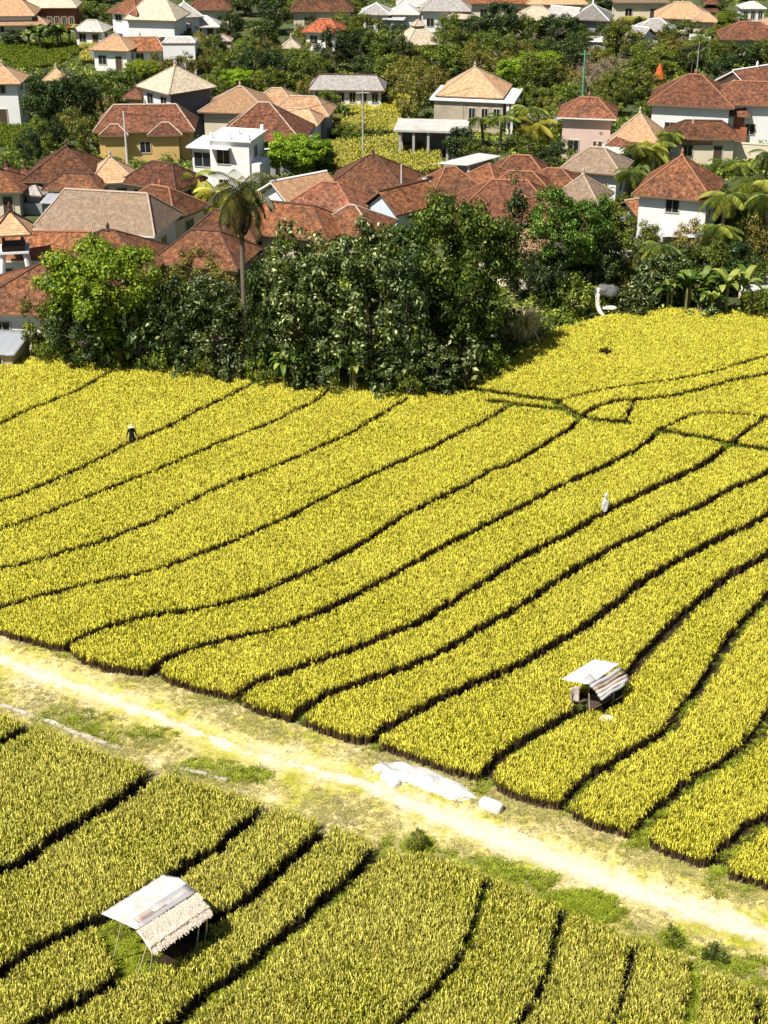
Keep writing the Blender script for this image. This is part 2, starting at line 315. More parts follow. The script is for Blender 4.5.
def blades(n, h0, h1, spread, droop, w0, w1, heads=0, seg=3, base=0.03, rng=RNG):
    V = []; Fq = []; hf = []; lv = []
    for i in range(n + heads):
        head = i >= n
        a = rng.uniform(0, 2 * math.pi); h = rng.uniform(h0, h1); r = rng.uniform(0.25, 1) * spread; w = rng.uniform(w0, w1)
        br = rng.uniform(0, base); fa = a + rng.uniform(-0.4, 0.4); lvv = rng.random(); dr = droop * rng.uniform(0.3, 1.5)
        px, py = -math.sin(fa), math.cos(fa)
        if head: h *= 0.98; w = w1 * 1.5; r = spread * rng.uniform(0.3, 0.9)
        i0 = len(V); n_ = seg + (1 if head else 0)
        for k in range(n_ + 1):
            t = k / n_; rr = br + r * t ** 1.8; z = h * math.sin(min(t * 1.25, 1.25) * math.pi / 2.6) / math.sin(1.25 * math.pi / 2.6) - dr * max(t - 0.6, 0) * h
            if head:
                z = h * min(t * 1.3, 1.0) - max(t - 0.77, 0) * h * 0.9; ww = w * (0.15 if t < 0.55 else 1.0 if t < 0.95 else 0.4)
            else: ww = w * (1.0 if t < 0.7 else 0.75 if t < 0.95 else 0.2)
            cx, cy = rr * math.cos(a), rr * math.sin(a)
            V += [(cx - px * ww / 2, cy - py * ww / 2, z), (cx + px * ww / 2, cy + py * ww / 2, z)]
            hf += [z / h1] * 2; lv += [1.2 if (head and t > 0.5) else lvv] * 2
        for k in range(n_): Fq.append((i0 + 2 * k, i0 + 2 * k + 1, i0 + 2 * k + 3, i0 + 2 * k + 2))
    return np.array(V), np.array(Fq), hf, lv
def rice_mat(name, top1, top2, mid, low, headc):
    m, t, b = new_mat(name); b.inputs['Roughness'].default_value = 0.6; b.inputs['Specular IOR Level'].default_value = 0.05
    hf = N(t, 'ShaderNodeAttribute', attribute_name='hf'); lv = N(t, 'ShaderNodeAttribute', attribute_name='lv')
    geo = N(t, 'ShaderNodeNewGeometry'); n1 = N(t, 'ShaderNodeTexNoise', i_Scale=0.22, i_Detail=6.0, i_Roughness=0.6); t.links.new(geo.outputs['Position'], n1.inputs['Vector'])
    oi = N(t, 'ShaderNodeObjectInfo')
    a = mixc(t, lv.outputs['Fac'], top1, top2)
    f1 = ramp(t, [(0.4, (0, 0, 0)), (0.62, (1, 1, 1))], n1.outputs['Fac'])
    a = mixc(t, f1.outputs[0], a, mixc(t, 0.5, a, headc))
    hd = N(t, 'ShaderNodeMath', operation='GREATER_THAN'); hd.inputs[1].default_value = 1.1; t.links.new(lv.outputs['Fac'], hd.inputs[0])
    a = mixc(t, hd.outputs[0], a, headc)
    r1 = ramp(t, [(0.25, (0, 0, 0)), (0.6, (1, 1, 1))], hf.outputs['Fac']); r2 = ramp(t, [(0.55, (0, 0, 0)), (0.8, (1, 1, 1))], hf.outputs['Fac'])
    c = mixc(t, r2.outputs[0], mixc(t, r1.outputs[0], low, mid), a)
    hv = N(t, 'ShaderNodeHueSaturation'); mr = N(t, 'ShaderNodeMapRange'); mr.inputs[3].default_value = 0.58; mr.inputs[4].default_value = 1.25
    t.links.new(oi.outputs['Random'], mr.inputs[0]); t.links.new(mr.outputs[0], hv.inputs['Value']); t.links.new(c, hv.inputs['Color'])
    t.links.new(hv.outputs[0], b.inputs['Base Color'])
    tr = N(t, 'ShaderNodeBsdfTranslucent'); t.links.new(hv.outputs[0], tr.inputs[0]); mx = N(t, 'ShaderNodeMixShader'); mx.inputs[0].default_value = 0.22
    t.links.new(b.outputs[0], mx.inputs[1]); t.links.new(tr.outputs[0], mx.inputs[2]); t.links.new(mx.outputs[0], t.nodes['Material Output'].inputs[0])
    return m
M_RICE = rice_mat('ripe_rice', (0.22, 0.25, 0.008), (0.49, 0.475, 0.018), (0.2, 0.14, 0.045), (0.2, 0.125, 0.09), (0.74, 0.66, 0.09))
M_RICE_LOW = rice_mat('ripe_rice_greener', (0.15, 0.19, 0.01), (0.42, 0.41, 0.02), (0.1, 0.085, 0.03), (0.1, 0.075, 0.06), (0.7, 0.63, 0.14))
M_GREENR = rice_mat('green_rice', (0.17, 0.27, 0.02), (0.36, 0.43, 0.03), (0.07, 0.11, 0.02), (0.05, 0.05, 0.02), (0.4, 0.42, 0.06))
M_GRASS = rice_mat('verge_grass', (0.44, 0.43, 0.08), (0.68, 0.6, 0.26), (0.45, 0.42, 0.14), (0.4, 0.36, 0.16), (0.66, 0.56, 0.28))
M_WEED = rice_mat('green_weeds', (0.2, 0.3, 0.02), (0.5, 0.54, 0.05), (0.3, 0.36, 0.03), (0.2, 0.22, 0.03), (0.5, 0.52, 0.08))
def tuft_coll(name, mat, k, *a, **kw):
    co = bpy.data.collections.new(name)
    for i in range(k):
        V, Fq, hf, lv = blades(*a, **kw); me = np_mesh(name, V, Fq, mat, {'hf': hf, 'lv': lv}); co.objects.link(bpy.data.objects.new(name, me))
    return co
def scatter(name, X, Y, Z, coll, smin, smax, label, cat='rice', tilt=0.12, sattr=None):
    V = np.stack([X, Y, Z], 1); me = bpy.data.meshes.new(name); me.vertices.add(len(V)); me.vertices.foreach_set('co', V.astype('f').ravel())
    sc = RNG.uniform(smin, smax, len(V)) * (1 if sattr is None else sattr)
    q = me.attributes.new('sc', 'FLOAT', 'POINT'); q.data.foreach_set('value', sc.astype('f'))
    o = link(name, me); g = bpy.data.node_groups.new(name, 'GeometryNodeTree')
    g.interface.new_socket('Geometry', in_out='INPUT', socket_type='NodeSocketGeometry'); g.interface.new_socket('Geometry', in_out='OUTPUT', socket_type='NodeSocketGeometry')
    gi = g.nodes.new('NodeGroupInput'); go = g.nodes.new('NodeGroupOutput'); ip = g.nodes.new('GeometryNodeInstanceOnPoints')
    m2p = g.nodes.new('GeometryNodeMeshToPoints')
    ci = g.nodes.new('GeometryNodeCollectionInfo'); ci.inputs[0].default_value = coll; ci.inputs['Separate Children'].default_value = True; ci.inputs['Reset Children'].default_value = True
    rv = g.nodes.new('FunctionNodeRandomValue'); rv.data_type = 'FLOAT_VECTOR'; rv.inputs[0].default_value = (-tilt, -tilt, 0); rv.inputs[1].default_value = (tilt, tilt, 6.283)
    na = g.nodes.new('GeometryNodeInputNamedAttribute'); na.data_type = 'FLOAT'; na.inputs[0].default_value = 'sc'
    g.links.new(gi.outputs[0], m2p.inputs[0]); g.links.new(m2p.outputs[0], ip.inputs['Points']); g.links.new(ci.outputs[0], ip.inputs['Instance']); ip.inputs['Pick Instance'].default_value = True
    g.links.new(rv.outputs[0], ip.inputs['Rotation']); g.links.new(na.outputs['Attribute'], ip.inputs['Scale']); g.links.new(ip.outputs[0], go.inputs[0])
    md = o.modifiers.new('scatter', 'NODES'); md.node_group = g
    return tag(o, label, cat, None, 'stuff')
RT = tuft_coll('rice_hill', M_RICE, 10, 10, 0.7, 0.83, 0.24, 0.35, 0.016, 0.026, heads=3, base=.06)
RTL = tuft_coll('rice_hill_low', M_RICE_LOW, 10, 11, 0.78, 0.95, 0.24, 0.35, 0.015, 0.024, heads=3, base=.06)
RTG = tuft_coll('green_rice_hill', M_GREENR, 4, 14, 0.4, 0.6, 0.18, 0.3, 0.02, 0.03)
GT = tuft_coll('grass_tuft', M_GRASS, 6, 16, 0.03, 0.09, 0.16, 0.5, 0.012, 0.022, seg=2, base=0.12)
WT = tuft_coll('weed_tuft', M_WEED, 6, 20, 0.08, 0.22, 0.26, 0.4, 0.016, 0.036, seg=2, base=0.14)
def carve(X, Y, keys, extra=0.0):
    k = np.ones(len(X), bool)
    for q in keys:
        L = furw.get(q) or greenw[q]; xs = [p.x for p in L]; ys = [p.y for p in L]
        m = (X > min(xs) - 1) & (X < max(xs) + 1) & (Y > min(ys) - 1) & (Y < max(ys) + 1); i = np.where(m)[0]
        w = WD.get(q, 0.3) * (0.82 + 0.4 * nz(X[i], Y[i], 0.45, 3)) + extra
        k[i[dist_line(X[i], Y[i], L) < w]] = False
    return k
X, Y = grid_pts(up_poly, 0.14)
k = carve(X, Y, list(FUR)); k &= ~inpoly(X, Y, HUTB)
gm = ~carve(X, Y, list(GREEN), 0.15)
bp_ = at(606, 351, 0.7); k &= ((X - bp_.x) ** 2 / 0.35 + (Y - bp_.y) ** 2 / 0.5) > 1
kk = k & ~gm; X1, Y1 = X[kk], Y[kk]
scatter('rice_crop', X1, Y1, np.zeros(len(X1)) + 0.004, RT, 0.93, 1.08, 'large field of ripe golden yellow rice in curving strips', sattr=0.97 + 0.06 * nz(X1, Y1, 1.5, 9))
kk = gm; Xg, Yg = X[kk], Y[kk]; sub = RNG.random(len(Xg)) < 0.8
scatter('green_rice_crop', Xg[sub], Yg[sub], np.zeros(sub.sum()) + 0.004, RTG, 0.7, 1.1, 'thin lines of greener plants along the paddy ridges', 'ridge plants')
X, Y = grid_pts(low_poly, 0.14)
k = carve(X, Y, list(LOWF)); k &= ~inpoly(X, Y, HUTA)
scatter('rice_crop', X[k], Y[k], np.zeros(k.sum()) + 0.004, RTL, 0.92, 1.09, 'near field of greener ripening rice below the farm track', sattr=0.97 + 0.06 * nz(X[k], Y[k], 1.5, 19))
# grass on the track and weeds on the verges, at the hut and in the open furrow
gp = [PX, PY]; n = 30000; i = RNG.integers(0, len(PX), n)
gx = PX[i] + RNG.uniform(-.1, .1, n); gy = PY[i] + RNG.uniform(-.1, .1, n); dens = np.clip((PD[i] - 0.7) / 1.2, 0, 1) * (nz(gx, gy, 1.7, 4) * 0.9 + 0.15)
k = RNG.random(n) < dens
scatter('track_grass', gx[k], gy[k], PV[i][k][:, 2] - 0.01, GT, 0.6, 1.2, 'short dry yellow green grass growing on the farm track', 'grass')
WX = []; WY = []
def patch(px, py, rx, ry, n):
    a = RNG.uniform(0, 2 * math.pi, n); r = np.sqrt(RNG.random(n)); 
    for q, s_ in zip(a, r):
        p = at(px + rx * 1.25 * s_ * s_ ** .5 * math.cos(q) , py + ry * 1.25 * s_ ** 1.3 * math.sin(q)); WX.append(p.x); WY.append(p.y)
for a_ in [(70, 722, 34, 11, 90), (130, 738, 40, 9, 80), (205, 770, 32, 8, 110), (245, 777, 22, 7, 150), (490, 868, 30, 7, 70), (580, 905, 30, 10, 230), (520, 880, 34, 8, 110), (605, 915, 18, 6, 60), (672, 940, 9, 8, 60), (740, 968, 24, 8, 60), (730, 890, 30, 8, 30), (420, 848, 14, 7, 80), (480, 787, 14, 7, 30), (640, 846, 16, 6, 40), (372, 752, 8, 3, 12), (720, 876, 14, 5, 25), (225, 702, 20, 5, 20), (66, 657, 8, 3, 10), (118, 955, 32, 24, 330), (150, 982, 22, 10, 130), (700, 1000, 8, 40, 60)]: patch(*a_)
for key, wd_, n_ in (('L9', 0.22, 150), ('L6', 0.18, 80), ('L5', 0.3, 160), ('L1', 0.35, 60), ('U13', 0.3, 140), ('U12', 0.25, 110), ('U14', 0.3, 50)):
    L = furw[key]
    for _ in range(n_):
        j = random.randrange(len(L) - 1); p = L[j].lerp(L[j + 1], random.random()); WX.append(p.x + random.uniform(-wd_, wd_)); WY.append(p.y + random.uniform(-wd_, wd_))
Lb = [at(x, y) for x, y in [(380, 850), (440, 866), (500, 884), (560, 905), (640, 946), (700, 966), (768, 992)]]
for _ in range(340):
    j = random.randrange(len(Lb) - 1); p = Lb[j].lerp(Lb[j + 1], random.random()); WX.append(p.x); WY.append(p.y + random.uniform(-.5, .9))
scatter('verge_weeds', np.array(WX), np.array(WY), np.full(len(WX), 0.03), WT, 0.55, 1.2, 'fresh green weeds in clumps along the edges of the farm track', 'weeds')
# ------------------------------------------------------------ the two field shelters
M_WSHEET = plain('white_sheeting', (0.56, 0.54, 0.5), 0.7, 0.4, 1.6, 0.5, (0.36, 0.31, 0.26))
M_STRAW = plain('straw', (0.72, 0.62, 0.5), 0.9, 0.3, 4.0, 0.8, (0.52, 0.4, 0.3))
M_BAMBOO = plain('bamboo', (0.5, 0.42, 0.28), 0.6, 0.3, 6.0)
M_DARKWOOD = plain('dark_wood', (0.09, 0.06, 0.04), 0.8, 0.3, 4.0)
M_TIN = plain('corrugated_tin', (0.42, 0.42, 0.43), 0.45, 0.2, 3.0, 0.2, (0.35, 0.27, 0.22))
M_RUST = plain('rusty_tin', (0.3, 0.22, 0.17), 0.7, 0.5, 5.0, 0.2, (0.5, 0.42, 0.33))
M_CLOTHP = plain('faded_cloth', (0.52, 0.44, 0.4), 0.9, 0.25, 4.0, 0.5, (0.4, 0.25, 0.2))
M_WHITE = plain('white_woven_plastic', (0.62, 0.61, 0.58), 0.7, 0.14, 0.8, 0.1, (0.5, 0.47, 0.42))
M_DARK = plain('dark_opening', (0.012, 0.012, 0.014), 0.4, 0.1)
def sheet(corners, nu, nv, thick, rag=0.0, wave=0.0, wfreq=20, noise=0.0, wdir=0, sd=1):
    """a curved sheet with thickness between four corners: p00, p10 (u), p11, p01"""
    p00, p10, p11, p01 = [Vector(c) for c in corners]; g = np.random.default_rng(sd); V = []; Fq = []
    nrm = (p10 - p00).cross(p01 - p00).normalized()
    if nrm.z < 0: nrm = -nrm
    for s_ in (1, 0):
        g = np.random.default_rng(sd)
        for j in range(nv + 1):
            for i in range(nu + 1):
                u = i / nu; v = j / nv; jit = g.uniform(-1, 1); j2 = g.uniform(0, 1)
                if j == nv and rag: v += rag * j2
                p = p00.lerp(p10, u).lerp(p01.lerp(p11, u), v)
                q = (u, v)[wdir]
                p = p + nrm * (wave * math.sin(q * wfreq * 6.283) + noise * jit + (thick if s_ else 0)); V.append(tuple(p))
    n = (nu + 1) * (nv + 1); a = lambda i, j, s_: s_ * n + j * (nu + 1) + i
    for j in range(nv):
        for i in range(nu):
            Fq.append((a(i, j, 0), a(i + 1, j, 0), a(i + 1, j + 1, 0), a(i, j + 1, 0))); Fq.append((a(i, j, 1), a(i, j + 1, 1), a(i + 1, j + 1, 1), a(i + 1, j, 1)))
    for i in range(nu): Fq.append((a(i, 0, 0), a(i, 0, 1), a(i + 1, 0, 1), a(i + 1, 0, 0))); Fq.append((a(i, nv, 0), a(i + 1, nv, 0), a(i + 1, nv, 1), a(i, nv, 1)))
    for j in range(nv): Fq.append((a(0, j, 0), a(0, j + 1, 0), a(0, j + 1, 1), a(0, j, 1))); Fq.append((a(nu, j, 0), a(nu, j, 1), a(nu, j + 1, 1), a(nu, j + 1, 0)))
    return np.array(V), np.array(Fq)
def add_sheet(name, parent, base, corners, mat, *a, **kw):
    V, Fq = sheet([Vector(c) - base for c in corners], *a, **kw)
    return link(name, np_mesh(name, V, Fq, mat), parent)
# shelter in the near field
base = at(152, 972, 0); t = empty('field_shelter', base)
tag(t, 'open farm shelter with white sheet roof and straw fringe standing in the near rice', 'shelter', 'field shelters')
bl, br = at(101, 914, 2.35), at(164, 875, 2.4); rl, rr = at(137, 930, 2.6), at(196, 893, 2.6); fl, fr = at(149, 948, 2.2), at(208, 908, 2.2)
br2 = at(181, 879, 2.47)
add_sheet('roof_sheet', t, base, [bl, br, rr, rl], M_WSHEET, 24, 10, 0.03, noise=0.025, sd=3)
add_sheet('roof_sheet', t, base, [br - Vector((.1, .05, -.04)), br2 + Vector((0, 0, .04)), rr + Vector((0, 0, .05)), rr - Vector((.45, .35, -.05))], M_WSHEET, 6, 8, 0.025, noise=0.01, sd=5)
def lerp4(u, v, dz=0): return bl.lerp(br, u).lerp(rl.lerp(rr, u), v) + Vector((0, 0, dz))
for (u0, u1, v0, v1, m_, dz) in ((0.42, 1.02, 0.66, 0.79, M_TIN, .07), (0.36, 1.0, 0.8, 0.9, M_WSHEET, .1), (0.12, 0.62, 0.7, 0.8, M_CLOTHP, .06), (0.1, 0.55, 0.83, 0.92, M_RUST, .09), (0.05, 0.5, 0.93, 1.03, M_TIN, .07), (0.45, 1.0, 0.92, 1.02, M_TIN, .08)):
    add_sheet('corrugated_sheet', t, base, [lerp4(u0, v0, dz), lerp4(u1, v0, dz), lerp4(u1, v1, dz), lerp4(u0, v1, dz)], m_, 6, 16, 0.02, wave=0.035, wfreq=3, wdir=1)
def straw(name, a, b_, c, d, n, L, parent, mat, seed=1):
    """overlapping straw stalks between the upper edge a-b and the lower edge d-c"""
    g = np.random.default_rng(seed); V = []; Fq = []; mb = MB(); dn = ((d - a) + (c - b_)).normalized(); al = (b_ - a).normalized(); nr = al.cross(dn); nr = nr if nr.z > 0 else -nr
    for k_ in range(n):
        u = g.random(); v = g.random() ** 0.8; p = a.lerp(b_, u).lerp(d.lerp(c, u), v) + nr * (0.02 + 0.1 * g.random() * (1.2 - v)) - base_; l = L * g.uniform(.5, 1.3); w = g.uniform(.012, .03)
        dr = (dn + al * g.uniform(-.25, .25) + nr * g.uniform(-.05, .12)).normalized(); q = p + dr * l - Vector((0, 0, 0.12 * l * v)); i0 = len(V)
        V += [p - al * w, p + al * w, q + al * w * .5, q - al * w * .5]; Fq.append((i0, i0 + 1, i0 + 2, i0 + 3))
    return link(name, np_mesh(name, np.array(V), np.array(Fq), mat), parent)
base_ = base
add_sheet('thatch', t, base, [rl + Vector((-.02, -.05, -.03)), rr + Vector((.05, -.05, -.03)), fr, fl], M_STRAW, 40, 16, 0.09, noise=0.035, rag=0.12, sd=8)
straw('straw_fringe', rl, rr, fr, fl, 3400, 0.3, t, M_STRAW)
for a, b_ in (((112, 965), (121, 924)), ((134, 985), (147, 945)), ((150, 975), (153, 940)), ((196, 955), (200, 905)), ((172, 935), (166, 892)), ((205, 942), (207, 918))):
    mb = MB(); p = at(*a, 0.0) - base; q = at(*b_, 2.15) - base; mb.tube([p, p.lerp(q, .5) + Vector((.02, .01, 0)), q], [.035, .03, .028]); mb.build('bamboo_pole', M_BAMBOO, t)
mb = MB(); 
for f_ in (0, 1):
    a, b_ = (lerp4(0.02, .15 + .8 * f_, -.06) - base, lerp4(.98, .15 + .8 * f_, -.06) - base); mb.tube([a, b_], .03)
mb.build('roof_beam', M_DARKWOOD, t)
# shelter in the large field
base = base_ = at(594, 716, 0); t = empty('field_shelter', base)
tag(t, 'small farm shelter with grey white sheet roof and rolled mats in the large field', 'shelter', 'field shelters')
bl, br = at(562, 680, 1.75), at(594, 660, 1.85); rr, rl = at(620, 664, 1.85), at(590, 685, 1.8)
add_sheet('roof_sheet', t, base, [bl, br, rr, rl], plain('grey_white_sheeting', (0.72, 0.69, 0.64), 0.7, 0.3, 1.5, 0.4, (0.45, 0.4, 0.35)), 14, 10, 0.05, noise=0.02, sd=4)
add_sheet('roof_patch', t, base, [at(583, 679, 1.88), at(590, 674, 1.9), at(596, 680, 1.9), at(589, 684, 1.88)], M_TIN, 4, 4, 0.02, noise=.004)
for k_, (a, b_, r_, m_) in enumerate([((591, 687), (621, 669), .09, M_TIN), ((594, 690), (624, 672), .08, M_RUST), ((597, 693), (627, 675), .09, M_CLOTHP), ((599, 696), (627, 679), .1, M_WSHEET), ((601, 699), (624, 684), .08, M_TIN)]):
    mb = MB(); p, q = at(*a, 1.74 - .09 * k_) - base, at(*b_, 1.8 - .09 * k_) - base
    mb.tube([p.lerp(q, f_) + Vector((0, 0, .03 * math.sin(f_ * 9 + k_))) for f_ in np.linspace(0, 1, 9)], [r_ * (1 + .15 * math.sin(f_ * 13 + k_)) for f_ in range(9)], 8); mb.build('rolled_mat', m_, t, smooth=True)
add_sheet('hanging_cloth', t, base, [at(571, 688, 1.65), at(580, 686, 1.65), at(579, 703, .9), at(570, 700, .95)], M_CLOTHP, 6, 8, 0.02, noise=.02)
for a, b_ in (((573, 716), (571, 690)), ((590, 722), (589, 694)), ((612, 708), (616, 676)), ((588, 700), (590, 668))):
    mb = MB(); p = at(*a, 0.0) - base; q = at(*b_, 1.6) - base; mb.tube([p, q], [.035, .03]); mb.build('bamboo_pole', M_BAMBOO, t)
mb = MB(); mid = at(597, 700, 0.45) - base
for k_ in range(6): mb.box(-.8, .8, -0.45 + k_ * .15, -0.33 + k_ * .15, 0, .03, rz=R(38), c=mid)
mb.build('bamboo_platform', M_DARKWOOD, t)
def lump(name, loc, r, mat, seed=0, sz=(1, 1, 1), rz=0.0, nz_=0.18, n=3, flat=0.0):
    import bmesh
    from mathutils import noise
    bm = bmesh.new(); bmesh.ops.create_icosphere(bm, subdivisions=n, radius=1)
    for v in bm.verts:
        f_ = 1 + nz_ * noise.noise(v.co * 1.6 + Vector((seed, 0, 0))) + nz_ * .5 * noise.noise(v.co * 4 + Vector((0, seed, 0)))
        c = v.co * f_; q = 1.0
        if flat: c = Vector([math.copysign(abs(k_) ** flat, k_) for k_ in c])
        v.co = Vector((c.x * r * sz[0], c.y * r * sz[1], max(c.z, -.6) * r * sz[2]))
    me = bpy.data.meshes.new(name); bm.to_mesh(me); bm.free(); me.materials.append(mat)
    for p in me.polygons: p.use_smooth = True
    return link(name, me, None, loc, rz)
p = at(607, 719, 0.55); tag(lump('plastic_bag', p, .3, M_WHITE, 2, (1.2, .8, .6)), 'white plastic bag lying beside the shelter in the large field', 'bag')
# tarpaulin and sacks on the track
top_e = [(380, 764), (397, 762), (412, 765), (430, 770), (447, 777), (463, 785), (470, 790)]
bot_e = [(382, 780), (396, 783), (410, 786), (425, 791), (438, 797), (455, 802), (477, 801)]
V = []; Fq = []; nu = 48; nv = 16; TE = smooth_line([at(*p, .1) for p in top_e], 8); BE = smooth_line([at(*p, .02) for p in bot_e], 8); base = at(425, 785, 0)
from mathutils import noise as mn
for s_ in (1, 0):
    for i in range(nu + 1):
        for j in range(nv + 1):
            u = i / nu; v = j / nv; p = TE[i].lerp(BE[i], v); h = (0.42 * (1 - u) ** .7 + .08) * math.sin(math.pi * min(v * 1.0, 1)) ** .6 * (0.75 + .9 * mn.noise(Vector((p.x * 1.1, p.y * 1.4, 1)))) + .09 * abs(mn.noise(Vector((p.x * 3.2 + p.y * 1.5, p.y * 3.2, 3)))) + .04 * mn.noise(Vector((p.x * 8, p.y * 8, 3)))
            h = max(h, 0.0) + .02
            p = p + Vector((.12 * mn.noise(p * 2.1), .12 * mn.noise(p * 2.3 + Vector((5, 0, 0))), 0)); V.append((p.x - base.x, p.y - base.y, h + (.02 if s_ else 0)))
n_ = (nu + 1) * (nv + 1); a_ = lambda i, j, s_: s_ * n_ + i * (nv + 1) + j
for i in range(nu):
    for j in range(nv): Fq += [(a_(i, j, 0), a_(i, j + 1, 0), a_(i + 1, j + 1, 0), a_(i + 1, j, 0)), (a_(i, j, 1), a_(i + 1, j, 1), a_(i + 1, j + 1, 1), a_(i, j + 1, 1))]
for i in range(nu): Fq += [(a_(i, nv, 0), a_(i, nv, 1), a_(i + 1, nv, 1), a_(i + 1, nv, 0)), (a_(i, 0, 0), a_(i + 1, 0, 0), a_(i + 1, 0, 1), a_(i, 0, 1))]
M_TARP = plain('white_tarp', (0.56, 0.55, 0.53), 0.6, 0.3, 1.2, 0.4, (0.4, 0.37, 0.32))
tag(link('tarpaulin', np_mesh('tarpaulin', V, Fq, M_TARP, smooth=True), None, base), 'long crumpled white tarpaulin spread along the edge of the farm track', 'tarpaulin')
for k_, (px, py, r_, lab) in enumerate([(379, 769, .24, 'small round white bundle at the far left end of the tarpaulin'), (386, 777, .26, 'grey white bundle between the tarpaulin and the far left bundle'), (394, 783, .3, 'largest white sack slumped against the lower left corner of the tarpaulin')]):
    p = at(px, py, .12); tag(lump('sack', p, r_, M_WHITE, k_ * 3, (1.1, .9, .9)), lab, 'sack', 'white sacks by the tarpaulin')
p = at(491, 806, .22); o = lump('sack', p, .36, M_WHITE, 7, (1.45, .72, .7), R(-33), .05, 4, 0.45); tag(o, 'square white block like sack lying alone right of the tarpaulin', 'sack', 'white sacks by the tarpaulin')
p = at(293, 788, .05); o = lump('paper_sheet', p, .3, M_WHITE, 9, (1.0, .5, .12), R(25), .2); tag(o, 'small white scrap of sheet lying on the dry grass of the track', 'litter')
p = at(52, 722, .1); o = lump('paper_sheet', p, .3, M_WHITE, 12, (1.5, .3, .3), R(-28), .2); tag(o, 'white strip of plastic lying on the concrete ditch edge', 'litter')
# concrete ditch edge
mb = MB(); M_CONC = plain('old_concrete', (0.5, 0.45, 0.38), 0.9, 0.4, 1.2, 0.4, (0.25, 0.22, 0.15))
pl = [at(x, y, .02) for x, y in [(-30, 697), (0, 706), (20, 713), (45, 722), (80, 736), (118, 749)]]; pl2 = [at(x, y, .02) for x, y in [(178, 768), (207, 777), (228, 782)]]
for L, lab in ((pl, 'long narrow worn concrete ditch edge between the track and the near rice'), (pl2, 'short exposed piece of concrete ditch edge further right along the near rice')):
    L = smooth_line(L, 3); mb = MB()
    for a, b_ in zip(L, L[1:]):
        d = (b_ - a); mb.box(0, d.length - .02, -.1, .1, 0, .14 + random.uniform(-.03, .03), rz=math.atan2(d.y, d.x), c=(a.x, a.y, 0))
    tag(mb.build('ditch_edge', M_CONC), lab, 'ditch')
# ------------------------------------------------------------ figures
def skin_body(name, verts, edges, rad, mats, mfun, parent, root=0):
    me = bpy.data.meshes.new(name); me.from_pydata(verts, edges, []); o = bpy.data.objects.new(name, me); C.objects.link(o)
    m = o.modifiers.new('skin', 'SKIN'); m.use_smooth_shade = True
    for v, r_ in zip(me.skin_vertices[0].data, rad): v.radius = (r_, r_) if not isinstance(r_, tuple) else r_
    me.skin_vertices[0].data[root].use_root = True
    s_ = o.modifiers.new('sub', 'SUBSURF'); s_.levels = s_.render_levels = 2
    dg = bpy.context.evaluated_depsgraph_get(); ev = bpy.data.meshes.new_from_object(o.evaluated_get(dg)); bpy.data.objects.remove(o)
    ev.materials.clear()
    for k_ in mats: ev.materials.append(k_)
    for p in ev.polygons: p.material_index = mfun(p.center); p.use_smooth = True
    return link(name, ev, parent)
SKIN = plain('skin', (0.36, 0.2, 0.12), 0.6, 0.05); M_BLACKC = plain('black_cloth', (0.015, 0.015, 0.018), 0.9, 0.1); M_HATS = plain('straw_hat', (0.66, 0.52, 0.3), 0.9, 0.1)
t = empty('person', at(133, 450, 0), R(20)); t.location.z = 0.05
tag(t, 'person in black clothes and pale hat standing in a furrow of the ripe rice', 'person')
vs = [(0, 0, .95), (0, .0, 1.12), (0, 0, 1.32), (0, 0, 1.43), (0, -.02, 1.5), (0, -.02, 1.58), (.1, 0, .9), (.13, .05, .48), (.14, .0, .08), (.15, -.14, .03), (-.1, 0, .9), (-.15, -.1, .48), (-.16, .02, .08), (-.16, -.12, .03),
      (.18, 0, 1.38), (.26, 0, 1.1), (.27, -.14, .88), (.28, -.2, .8), (-.18, 0, 1.38), (-.3, -.02, 1.12), (-.36, -.16, .92), (-.38, -.22, .84)]
es = [(0, 1), (1, 2), (2, 3), (3, 4), (4, 5), (0, 6), (6, 7), (7, 8), (8, 9), (0, 10), (10, 11), (11, 12), (12, 13), (2, 14), (14, 15), (15, 16), (16, 17), (2, 18), (18, 19), (19, 20), (20, 21)]
for sx, w in ((1, 17), (-1, 21)):
    hx, hy, hz = vs[w]
    for k_ in range(4): vs.append((hx + (k_ - 1.5) * .02, hy - .05, hz - .08 - (.01 if k_ in (1, 2) else 0))); es.append((w, len(vs) - 1))
    vs.append((hx - sx * .05, hy - .03, hz - .03)); es.append((w, len(vs) - 1))
rd = [(.17, .12), (.16, .11), (.19, .12), .06, .09, .1, .1, .07, .05, .04, .1, .07, .05, .04, .07, .05, .04, .03, .07, .05, .04, .03] + [.009] * 10
skin_body('body', vs, es, rd, [M_BLACKC, SKIN], lambda c: 1 if c.z > 1.44 or (abs(c.x) > .2 and c.z < .93) else 0, t)
mb = MB()
prof = [(.24, 0), (.23, .015), (.11, .04), (.1, .12), (.05, .16), (0.005, .165)]
for (r0, z0), (r1, z1) in zip(prof, prof[1:]):
    for k_ in range(16):
        a0, a1 = k_ * math.pi / 8, (k_ + 1) * math.pi / 8; mb.face([(r0 * math.cos(a0), r0 * math.sin(a0), z0), (r0 * math.cos(a1), r0 * math.sin(a1), z0), (r1 * math.cos(a1), r1 * math.sin(a1), z1), (r1 * math.cos(a0), r1 * math.sin(a0), z1)])
mb.build('hat', M_HATS, t, (0, -.02, 1.6), smooth=True)
t = empty('scarecrow', at(604, 518, 0)); t.scale = (.75, .75, .93); tag(t, 'white cloth scarecrow standing in the ripe rice of the large field', 'scarecrow')
mb = MB(); mb.tube([(0, 0, 0), (0, 0, 1.6)], .03); mb.tube([(-.3, 0, 1.25), (.3, 0, 1.3)], .025); mb.build('pole', M_BAMBOO, t)
V = []; Fq = []; n1, n2 = 16, 10
